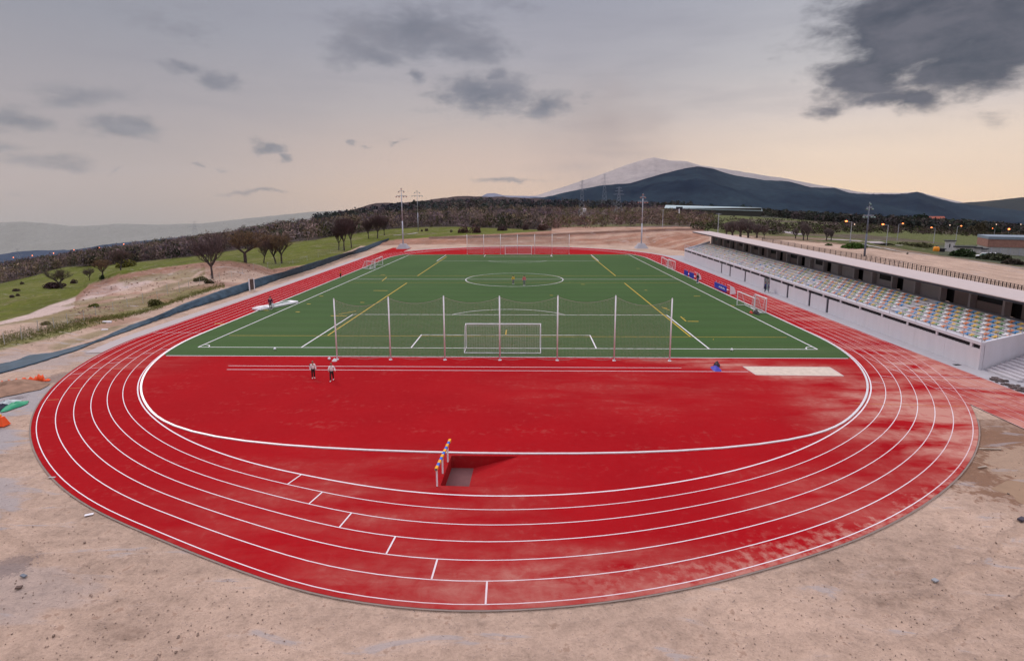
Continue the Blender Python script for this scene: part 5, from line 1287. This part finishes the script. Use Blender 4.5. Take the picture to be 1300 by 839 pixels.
for i,(u,v,w_,h_,lb) in enumerate([(1166,283,22,11,'broad dark evergreen left of the red-roofed house'),(1200,288,14,9,'dark evergreen right of the red-roofed house'),(1215,294,16,10,'dark evergreen behind the cabin tower'),(1240,297,22,14,'broad brown-green tree behind the yard'),(1262,298,16,11,'dark tree left of the warehouse roof'),(1135,286,14,7,'dark evergreen right of the floodlight mast'),(1155,294,12,5,'low dark tree at the far field edge'),(758,263.5,14,4,'dark flat evergreen below the right pylon'),(352,278,7,7,'dark evergreen on the left skyline by the farmhouse'),(389,275.5,3,8,'slim pointed evergreen on the left skyline')]):
    leaf_blob('evergreen_tree',u,v,w_,h_,DG if i != 3 else (.06,.05,.03),lb,'tree',900,None,50+i,'dark trees beyond the fields',trunk=True)

# ------------------------------------------------------------------ woods (uncountable)
def wood(name, n, uf, vf, hm, tints, faces=46, kind='bare', seed=0):
    R_ = np.random.default_rng(seed); V = []; Cc = []; ys_ = np.exp(np.linspace(math.log(90), math.log(4000), 500))
    us = R_.uniform(uf[0],uf[1],n); pts = []
    for u in us:
        v0, v1 = vf(u); 
        if v1 <= v0: continue
        v = R_.uniform(v0,v1); r = ray(u,v); t = ys_/r[1]; X = r[0]*t; Z = H+r[2]*t; hz = height(X,ys_); k = np.where(Z <= hz)[0]
        if len(k): i = k[0]; pts.append((X[i],ys_[i],hz[i]))
    pts = np.array(pts); keep = R_.random(len(pts)) < np.clip(1.9*fbm(pts[:,0],pts[:,1],38,seed+70)-.25,.15,1) if kind != 'low' else R_.random(len(pts)) < 2; pts = pts[keep]; m = len(pts); h = R_.uniform(.55,1.35,m)*hm; w = h*R_.uniform(.8,1.25,m)*(.5 if kind != 'low' else .8)
    d = R_.normal(size=(m,faces,3)); d /= np.linalg.norm(d,axis=2,keepdims=True); d *= R_.uniform(.25,1,(m,faces,1))**.45
    lean = R_.normal(0,.25,(m,1,3)); d = d+lean*np.abs(d)
    P = pts[:,None,:]+d*np.stack([w,w,h*.5],1)[:,None,:]; P[:,:,2] += (h*.5)[:,None]
    s = (h*(.11 if kind=='bare' else .13))[:,None,None]*R_.uniform(.6,1.5,(m,faces,1)); a = R_.normal(size=(m,faces,3)); 
    if kind == 'bare': a[:,:,2] = np.abs(a[:,:,2])*1.6
    a /= np.linalg.norm(a,axis=2,keepdims=True); b_ = np.cross(a,R_.normal(size=(m,faces,3))); b_ /= np.linalg.norm(b_,axis=2,keepdims=True)
    wd = .30 if kind == 'bare' else .75
    Q = np.stack([P-a*s,P+b_*s*wd,P+a*s,P-b_*s*wd],2).reshape(-1,3)
    sp_ = fbm(pts[:,0],pts[:,1],55,seed*7+1)[:,None]; tn = np.array(tints)[R_.integers(0,len(tints),m)]*(1+R_.uniform(-.28,.28,(m,1)))*(.55+.95*sp_)*(1+(fbm(pts[:,0]+900,pts[:,1],90,seed*5+2)[:,None]-.5)*np.array([.3,.5,-.5])); col = np.repeat(tn[:,None,:]*(1+R_.uniform(-.3,.3,(m,faces,1))),4,1).reshape(-1,3)
    o = npmesh(name,Q,np.arange(len(Q)).reshape(-1,4),M_leaf,None,{'Col':col}); return o
T_pur = [(.18,.125,.135),(.20,.14,.14),(.14,.11,.13),(.21,.155,.12),(.09,.08,.045),(.15,.12,.11),(.045,.05,.035)]
mt_ = lambda u: float(np.interp(u,*MB_TOP))
sky_l = XS([(-20,339),(0,336),(60,331),(100,326),(150,318),(200,311.5),(257,304),(301,294),(342,287),(368,283),(400,281),(440,277),(500,268),(560,262),(640,258),(700,257)])
sk = lambda u: float(np.interp(u,*sky_l))
tag(wood('bare_woodland',6000,(-25,700),lambda u:(sk(u)+1,mt_(u)),6.0,T_pur,60,'bare',1),'purple-brown leafless wood covering the slope beyond the left meadow','woodland',kind='stuff')
tag(wood('dark_woodland',2000,(400,880),lambda u:(float(np.interp(u,[400,500,560,640,760,880],[282,266,258,254,256,257])),float(np.interp(u,[400,500,640,760,880],[286,275,268,266,264]))),8,[(.042,.052,.058),(.055,.06,.062),(.085,.068,.074)],44,'round',2),'dark pine wood along the crest of the middle slope','woodland',kind='stuff')
tag(wood('bare_scrub',2100,(690,905),lambda u:(263,float(np.interp(u,[690,740,850,905],[292,290,286,289]))),5.,[(.17,.108,.11),(.19,.13,.12),(.125,.09,.095),(.12,.105,.055)],46,'bare',3),'purplish leafless scrub beyond the sandy bank and far net','scrub',kind='stuff')
tag(wood('pine_woodland',2100,(880,1330),lambda u:(float(np.interp(u,[880,1000,1100,1200,1330],[266,271,278,284,291])),float(np.interp(u,[880,960,1000,1060,1130,1200,1330],[270,274,278,284,289,294,300]))),6.,[(.028,.036,.030),(.042,.048,.032),(.058,.054,.042),(.07,.058,.05)],52,'round',4),'dark evergreen wood spread along the foot of the mountain','woodland',kind='stuff')
tag(wood('field_hedge',760,(880,1310),lambda u:(float(np.interp(u,[880,1060,1200,1310],[276,284,292,298])),float(np.interp(u,[880,1000,1080,1200,1310],[293,299,296,299,303]))),2.6,[(.075,.055,.055),(.055,.06,.03),(.09,.07,.06)],34,'low',5),'low hedges and scrub scattered over the green fields behind the stand','hedge',kind='stuff')

# grass tufts along the verge and the fence foot
def tufts():
    R_ = np.random.default_rng(5); V = []; Cc = []
    for _ in range(2600):
        u = R_.uniform(0,285); v = np.interp(u,*VERGE)+R_.normal(0,np.interp(u,[0,285],[4,1.2])); x,y = g(u,v); z = hgt(x,y)
        for k in range(5):
            a = R_.uniform(0,6.28); r = R_.uniform(0,.18); hh = R_.uniform(.08,.26); cx,cy = x+r*math.cos(a),y+r*math.sin(a); dx,dy = R_.normal(0,.07,2)
            V += [(cx-.02,cy,z-.02),(cx+.02,cy,z-.02),(cx+dx,cy+dy,z+hh)]; c = np.array((.12,.15,.03) if R_.random()<.6 else (.25,.21,.10))*R_.uniform(.7,1.2); Cc += [c]*3
    return npmesh('verge_grass',np.array(V),np.arange(len(V)).reshape(-1,3),M_leaf,None,{'Col':np.array(Cc)})
tag(tufts(),'uneven green and dry grass on the verge by the wire fence','grass',kind='stuff')
# loose stones on the building ground
def stones():
    R_ = np.random.default_rng(8); b = MB(); n = 0
    while n < 700:
        if R_.random() < .5: u,v = R_.uniform(0,420),R_.uniform(560,838)
        else: u,v = R_.uniform(880,1300),R_.uniform(560,838)
        x,y = g(u,v); ph = math.degrees(math.atan2(x-C1[0],C1[1]-y)); rad = math.hypot(x-C1[0],y-C1[1])
        if y < C1[1] and rad < float(np.interp(ph,np.arange(-90,91),_ro))+.7: continue
        s = R_.uniform(.008,.028)*(1 if R_.random()<.96 else 2.); M_ = Matrix.Translation((x,y,-.04+s*.3)) @ Euler((R_.uniform(0,3),R_.uniform(0,3),R_.uniform(0,3))).to_matrix().to_4x4(); b.box(-s,s,-s*.7,s*.7,-s*.5,s*.5,M_); n += 1
    return b.build('loose_stones', mat('loose_stone',(.30,.22,.18),.95,var=.4,scale=.8))
tag(stones(),'scattered pebbles on the bare dirt around the near bend','pebbles',kind='stuff')

def clods():
    R_ = np.random.default_rng(18); b = MB()
    for _ in range(420):
        u = R_.uniform(90,420); lo_ = np.interp(u,*MB_BOT)+1.5; v = lo_+R_.uniform(0,1)*max(1.,np.interp(u,[90,200,290,420],[412,385,358,331])-lo_); x,y,z = hit(u,v,60,400) if _ < 650 else (0,0,0)
        q = R_.uniform(.04,.15); M_ = Matrix.Translation((x,y,z+q*.2)) @ Euler((R_.uniform(0,3),R_.uniform(0,3),R_.uniform(0,3))).to_matrix().to_4x4(); b.box(-q,q,-q*.8,q*.8,-q*.5,q*.5,M_)
    return b.build('earth_clods', mat('clod_earth',(.34,.225,.17),.95,var=.4,scale=.6))
tag(clods(),'broken clods and rubble strewn over the dirt mound left of the fabric','rubble',kind='stuff')

# ------------------------------------------------------------------ hills and mountains
def ridge(name, prof, Y, base_v, m, jag=.6, depth=.35, seed=0, front=None, rough=.05, step=2.2):
    us = np.arange(prof[0][0], prof[-1][0]+.1, step); vs = np.interp(us,[p[0] for p in prof],[p[1] for p in prof]); vs = vs+(fbm(us,us*0,9,seed,4)-.5)*jag*2
    rows = 22; V = []
    for i,(u,v) in enumerate(zip(us,vs)):
        X,Yc,Zc = atY(u,v,Y); bv = float(np.interp(u,[p[0] for p in base_v],[p[1] for p in base_v])); Yb = Y*(1-depth); Xb,_,Zb = atY(u,bv,Yb)
        for k in range(rows):
            f = k/(rows-1)
            if f <= .8:
                q = f/.8; x = Xb+(X-Xb)*q; y = Yb+(Yc-Yb)*q; z = Zb+(Zc-Zb)*q**1.25 + (fbm(np.array([x]),np.array([y]),Y*.10,seed+4,5)[0]-.5)*Y*rough*math.sin(q*PI)
                if z > H + (Zc-H)*y/Yc*.985 and q < 1: z = H+(Zc-H)*y/Yc*.985-abs(1-q)*Y*.004
            else:
                q = (f-.8)/.2; x = X*(1+.25*q); y = Yc*(1+.25*q); z = Zc-(abs(Zc)*.4+Y*.02)*q
            V.append((x,y,z))
    n = len(us); Fq = [(i*rows+k,(i+1)*rows+k,(i+1)*rows+k+1,i*rows+k+1) for i in range(n-1) for k in range(rows-1)]
    b = MB(); b.add(V,Fq); return tag(b.build(name, m, None, True), kind='structure')
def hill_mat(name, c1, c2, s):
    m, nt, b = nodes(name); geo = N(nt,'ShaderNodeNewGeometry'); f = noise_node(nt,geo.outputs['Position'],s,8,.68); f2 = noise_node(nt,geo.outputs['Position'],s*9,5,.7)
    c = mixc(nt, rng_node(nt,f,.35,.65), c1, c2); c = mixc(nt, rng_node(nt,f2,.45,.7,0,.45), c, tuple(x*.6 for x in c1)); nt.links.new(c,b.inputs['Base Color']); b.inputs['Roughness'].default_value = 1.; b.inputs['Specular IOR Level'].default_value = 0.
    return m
main_prof = [(640,251),(690,250.5),(720,243.5),(760,235.5),(800,231.5),(830,222.5),(860,214),(885,209),(905,212),(925,219),(945,224),(970,228),(1000,229.5),(1030,237),(1060,237.5),(1079,244),(1110,246),(1136,246),(1152,245),(1164,242),(1178,247),(1201,254),(1218,258),(1250,262),(1300,268),(1380,272)]
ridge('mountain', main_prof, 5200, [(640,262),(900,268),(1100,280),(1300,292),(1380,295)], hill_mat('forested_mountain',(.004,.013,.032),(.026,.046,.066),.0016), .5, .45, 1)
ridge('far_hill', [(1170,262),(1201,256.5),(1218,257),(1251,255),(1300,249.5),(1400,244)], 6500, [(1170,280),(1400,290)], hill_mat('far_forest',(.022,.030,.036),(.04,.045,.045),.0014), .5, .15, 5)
ridge('pale_mountain', [(640,252),(680,248),(700,242),(720,235.5),(760,221),(800,205.5),(830,197),(850,201.5),(872,202.5),(890,208),(930,214),(1000,226),(1050,236),(1100,244),(1170,244),(1210,254),(1260,264)], 15000, [(640,262),(1260,275)], hill_mat('hazed_snowy_slopes',(.31,.28,.285),(.43,.375,.36),.0006), .5, .2, 9)  # pale slope colour carries most of the distance haze, besides light snow
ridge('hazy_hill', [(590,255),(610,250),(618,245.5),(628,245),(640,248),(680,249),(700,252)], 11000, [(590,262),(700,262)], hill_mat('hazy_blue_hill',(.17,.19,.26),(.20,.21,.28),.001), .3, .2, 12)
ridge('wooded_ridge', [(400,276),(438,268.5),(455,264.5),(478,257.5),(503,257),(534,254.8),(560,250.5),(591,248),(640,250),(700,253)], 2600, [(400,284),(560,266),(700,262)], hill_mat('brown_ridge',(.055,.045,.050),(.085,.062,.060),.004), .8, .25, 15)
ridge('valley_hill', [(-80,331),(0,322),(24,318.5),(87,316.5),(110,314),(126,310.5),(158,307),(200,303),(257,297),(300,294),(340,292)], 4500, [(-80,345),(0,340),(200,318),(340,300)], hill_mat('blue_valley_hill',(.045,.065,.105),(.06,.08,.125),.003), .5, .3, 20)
ridge('misty_hill', [(-80,284),(0,281.5),(30,281),(60,282.5),(90,286.5),(120,285.5),(150,283.5),(200,284.5),(257,283),(300,278),(360,272),(400,268),(440,266)], 12000, [(-80,330),(0,325),(200,310),(440,285)], hill_mat('misty_pale_hill',(.235,.235,.215),(.26,.26,.24),.0012), .4, .2, 25, rough=.01)  # mist is put into the pale base colour of this hill

# ------------------------------------------------------------------ air
HZ = MB(); HZ.box(-27000,27000,-27000,27000,-6000,1700)
hm_ = bpy.data.materials.new('haze_air'); hm_.use_nodes = True; hn = hm_.node_tree; hn.nodes.remove(hn.nodes['Principled BSDF'])
pv_ = hn.nodes.new('ShaderNodeVolumePrincipled'); pv_.inputs['Color'].default_value = (.84,.84,.90,1); pv_.inputs['Density'].default_value = 1.2e-5; pv_.inputs['Anisotropy'].default_value = .0
hn.links.new(pv_.outputs[0], hn.nodes['Material Output'].inputs['Volume'])
tag(HZ.build('haze', hm_), kind='stuff')

# ------------------------------------------------------------------ sky, sun, camera
SUN_EL, SUN_AZ = math.radians(36), math.radians(-38)      # azimuth clockwise from +Y
w = bpy.data.worlds.new('World'); bpy.context.scene.world = w; w.use_nodes = True; nt = w.node_tree; L = nt.links
bg = nt.nodes['Background']; tc = N(nt,'ShaderNodeTexCoord'); D = tc.outputs['Generated']
sep = N(nt,'ShaderNodeSeparateXYZ'); L.new(D, sep.inputs[0])
el = mth(nt,'MULTIPLY', mth(nt,'ARCSINE', sep.outputs[2]), 57.2958); az = mth(nt,'MULTIPLY', mth(nt,'ARCTAN2', sep.outputs[0], sep.outputs[1]), 57.2958)
def ramp(fac, stops):
    r = N(nt,'ShaderNodeValToRGB'); e = r.color_ramp.elements
    while len(e) > 1: e.remove(e[-1])
    e[0].position = stops[0][0]; e[0].color = (*stops[0][1],1)
    for p,c in stops[1:]: q = e.new(p); q.color = (*c,1)
    L.new(fac, r.inputs[0]); return r.outputs[0]
def srgb(r,g_,b): return tuple(((c/255+.055)/1.055)**2.4 for c in (r,g_,b))
ef = rng_node(nt, el, -8, 24)     # elevation -8..24 deg -> 0..1
E_ = lambda d: (d+8)/32
left_r = ramp(ef, [(E_(-6),srgb(176,178,178)),(E_(-2),srgb(150,148,148)),(E_(2),srgb(164,152,150)),(E_(8),srgb(155,148,152)),(E_(15),srgb(136,138,149)),(E_(20),srgb(129,133,147))])
mid_r = ramp(ef, [(E_(-3),srgb(212,184,164)),(E_(1),srgb(216,186,162)),(E_(4),srgb(208,182,166)),(E_(9),srgb(181,171,169)),(E_(14),srgb(164,161,168)),(E_(19),srgb(151,152,164))])
right_r = ramp(ef, [(E_(-3),srgb(254,212,168)),(E_(1),srgb(254,220,182)),(E_(4),srgb(244,218,192)),(E_(8),srgb(218,204,196)),(E_(12),srgb(191,187,188)),(E_(18),srgb(171,172,181))])
c = mixc(nt, rng_node(nt, az, -40,-4,0,1,True), left_r, mid_r); c = mixc(nt, rng_node(nt, az, 2,30,0,1,True), c, right_r)
# clouds: soft ellipses broken up by noise in direction space
mp = N(nt,'ShaderNodeMapping'); mp.inputs['Scale'].default_value = (8,8,19); L.new(D, mp.inputs['Vector'])
n1 = noise_node(nt, mp.outputs[0], 1.5, 10, .62, .25)
mp2 = N(nt,'ShaderNodeMapping'); mp2.inputs['Scale'].default_value = (5,5,30); mp2.inputs['Location'].default_value = (3,1,7); L.new(D, mp2.inputs['Vector'])
n2 = noise_node(nt, mp2.outputs[0], 1., 6, .55, .3)
cb0 = N(nt,'ShaderNodeCombineXYZ'); L.new(az, cb0.inputs[0]); L.new(el, cb0.inputs[1])
wn = N(nt,'ShaderNodeTexNoise'); wn.inputs['Scale'].default_value = 1.6; wn.inputs['Detail'].default_value = 7; wn.inputs['Roughness'].default_value = .6; mpw = N(nt,'ShaderNodeMapping'); mpw.inputs['Scale'].default_value = (7,7,12); L.new(D, mpw.inputs['Vector']); L.new(mpw.outputs[0], wn.inputs['Vector'])
wv_ = N(nt,'ShaderNodeVectorMath', operation='MULTIPLY_ADD'); L.new(wn.outputs['Color'], wv_.inputs[0]); wv_.inputs[1].default_value = (9.,3.2,0); wv_.inputs[2].default_value = (-4.5,-1.6,0)
cb = N(nt,'ShaderNodeVectorMath', operation='ADD'); L.new(cb0.outputs[0], cb.inputs[0]); L.new(wv_.outputs[0], cb.inputs[1])
def cl(u,v,ru,rv,a,tilt=0.):
    x,y,z = ray(u,v); n_ = math.sqrt(x*x+y*y+z*z); A = math.degrees(math.atan2(x,y)); E__ = math.degrees(math.asin(z/n_)); k = math.degrees(1/F)*math.cos(math.atan((u-650)/F))**2
    sb_ = N(nt,'ShaderNodeVectorMath', operation='SUBTRACT'); L.new(cb.outputs[0], sb_.inputs[0]); sb_.inputs[1].default_value = (A,E__,0)
    ro = N(nt,'ShaderNodeVectorRotate', rotation_type='Z_AXIS'); L.new(sb_.outputs[0], ro.inputs['Vector']); ro.inputs['Angle'].default_value = -tilt
    sc = N(nt,'ShaderNodeVectorMath', operation='MULTIPLY'); L.new(ro.outputs[0], sc.inputs[0]); sc.inputs[1].default_value = (1/(ru*k),1/(rv*k*1.1),0)
    ln_ = N(nt,'ShaderNodeVectorMath', operation='LENGTH'); L.new(sc.outputs[0], ln_.inputs[0])
    return mth(nt,'MULTIPLY', rng_node(nt, ln_.outputs['Value'], 0,1.5,1,0), a)
def group_of(lst, dens_lo, dens_hi, nk, mx):
    acc = None
    for p in lst: s = cl(*p); acc = s if acc is None else mth(nt,'MAXIMUM', acc, s)
    v = mth(nt,'ADD', acc, mth(nt,'MULTIPLY', mth(nt,'SUBTRACT', n1, .5), nk)); gate = rng_node(nt, acc, .0,.12)
    return mth(nt,'MULTIPLY', mth(nt,'MULTIPLY', rng_node(nt, v, dens_lo, dens_hi, 0, mx, True), gate), 1.)
big = group_of([(1190,30,170,75,1.1),(1120,85,95,50,.9),(1235,80,110,60,1.),(1160,125,60,24,.8),(1290,50,90,90,1.),(1050,85,40,14,.55),(1075,135,40,12,.45)], .16,.66,1.15,.98)
med = group_of([(540,40,110,34,.85),(470,68,70,22,.75),(600,60,70,24,.7),(620,122,62,28,1.),(560,130,45,14,.7),(690,132,46,20,.85),(528,97,20,11,.8),(625,92,26,12,.7),(640,12,110,20,.4),
                (20,150,70,26,.85),(110,122,110,24,.65),(155,162,52,20,.9),(60,205,85,14,.75),(0,185,60,14,.6),(225,88,36,12,.8),(280,103,42,13,.85),(240,45,60,18,.6),(190,25,60,20,.4),(340,187,26,9,.95),(357,200,15,6,.85),(500,181,16,4.5,.75),(458,184,9,4,.6),(330,247,75,4.5,.7,0.),(640,227,60,4,.65),(665,229,50,4,.6),(155,214,14,5,.6),(255,215,9,4.5,.7),(290,220,14,4,.5),(30,250,60,6,.35),(205,8,200,30,.25)], .22,.80,1.25,.92)
thin = mth(nt,'MULTIPLY', rng_node(nt, n2,.48,.75,0,.22), rng_node(nt, el, 2,10))
c = mixc(nt, thin, c, srgb(126,124,138))
shade = rng_node(nt, n1,.35,.65)
c = mixc(nt, med, c, mixc(nt, shade, srgb(90,96,110), srgb(124,124,134)))
smk = mth(nt,'MAXIMUM', cl(780,175,60,46,.9,-.5), cl(745,215,60,26,.8,-.3)); c = mixc(nt, mth(nt,'MULTIPLY', smk, rng_node(nt,n2,.3,.7,.3,.8)), c, srgb(160,144,142))
c = mixc(nt, big, c, mixc(nt, shade, srgb(50,58,72), srgb(92,92,102)))
# overhead sky made brighter than the visible part, added to light the ground
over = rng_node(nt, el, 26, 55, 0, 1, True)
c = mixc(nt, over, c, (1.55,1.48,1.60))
below = rng_node(nt, el, -8,-14,0,1); c = mixc(nt, below, c, (.25,.22,.2))
sky = N(nt,'ShaderNodeTexSky', sky_type='NISHITA', sun_disc=False); sky.sun_elevation = SUN_EL; sky.sun_rotation = SUN_AZ
mx_ = N(nt,'ShaderNodeMix', data_type='RGBA', blend_type='ADD'); mx_.inputs[0].default_value = .0
bg2 = N(nt,'ShaderNodeBackground'); L.new(sky.outputs[0], bg2.inputs[0]); bg2.inputs[1].default_value = .006
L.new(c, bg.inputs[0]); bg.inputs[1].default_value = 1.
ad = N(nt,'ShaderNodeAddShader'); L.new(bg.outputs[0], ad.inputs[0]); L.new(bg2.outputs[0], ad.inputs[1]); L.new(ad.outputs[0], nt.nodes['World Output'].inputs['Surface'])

ld = bpy.data.lights.new('sun','SUN'); ld.energy = 1.2; ld.angle = math.radians(16); ld.color = (1.,.90,.80); so = bpy.data.objects.new('sun', ld); C.objects.link(so)
sv = Vector((math.sin(SUN_AZ)*math.cos(SUN_EL), math.cos(SUN_AZ)*math.cos(SUN_EL), math.sin(SUN_EL))); so.rotation_euler = (-sv).to_track_quat('-Z','Y').to_euler(); so.location = (60,120,90)

cam = bpy.data.cameras.new('camera'); co = bpy.data.objects.new('camera', cam); C.objects.link(co); co.location = (0,0,H)
cam.sensor_fit = 'HORIZONTAL'; cam.sensor_width = 36; cam.lens = 36*F/1300; cam.shift_x = 0; cam.shift_y = -(419.5-374)/1300
cam.clip_start = .5; cam.clip_end = 60000
fw = Vector((-math.sin(YAW)*math.cos(TH), math.cos(YAW)*math.cos(TH), -math.sin(TH))); rt = Vector((math.cos(YAW), math.sin(YAW), 0)); up = rt.cross(fw)
M3 = Matrix((rt, up, -fw)).transposed(); co.rotation_euler = (M3 @ Matrix.Rotation(ROLL,3,'Z')).to_euler()
sc_ = bpy.context.scene; sc_.camera = co
sc_.view_settings.view_transform = 'Standard'; sc_.view_settings.look = 'None'; sc_.view_settings.exposure = 0; sc_.view_settings.gamma = 1
sc_.render.engine = 'CYCLES'; sc_.cycles.use_denoising = True; sc_.cycles.max_bounces = 5; sc_.cycles.volume_bounces = 1
sc_.cycles.transparent_max_bounces = 8; sc_.render.film_transparent = False
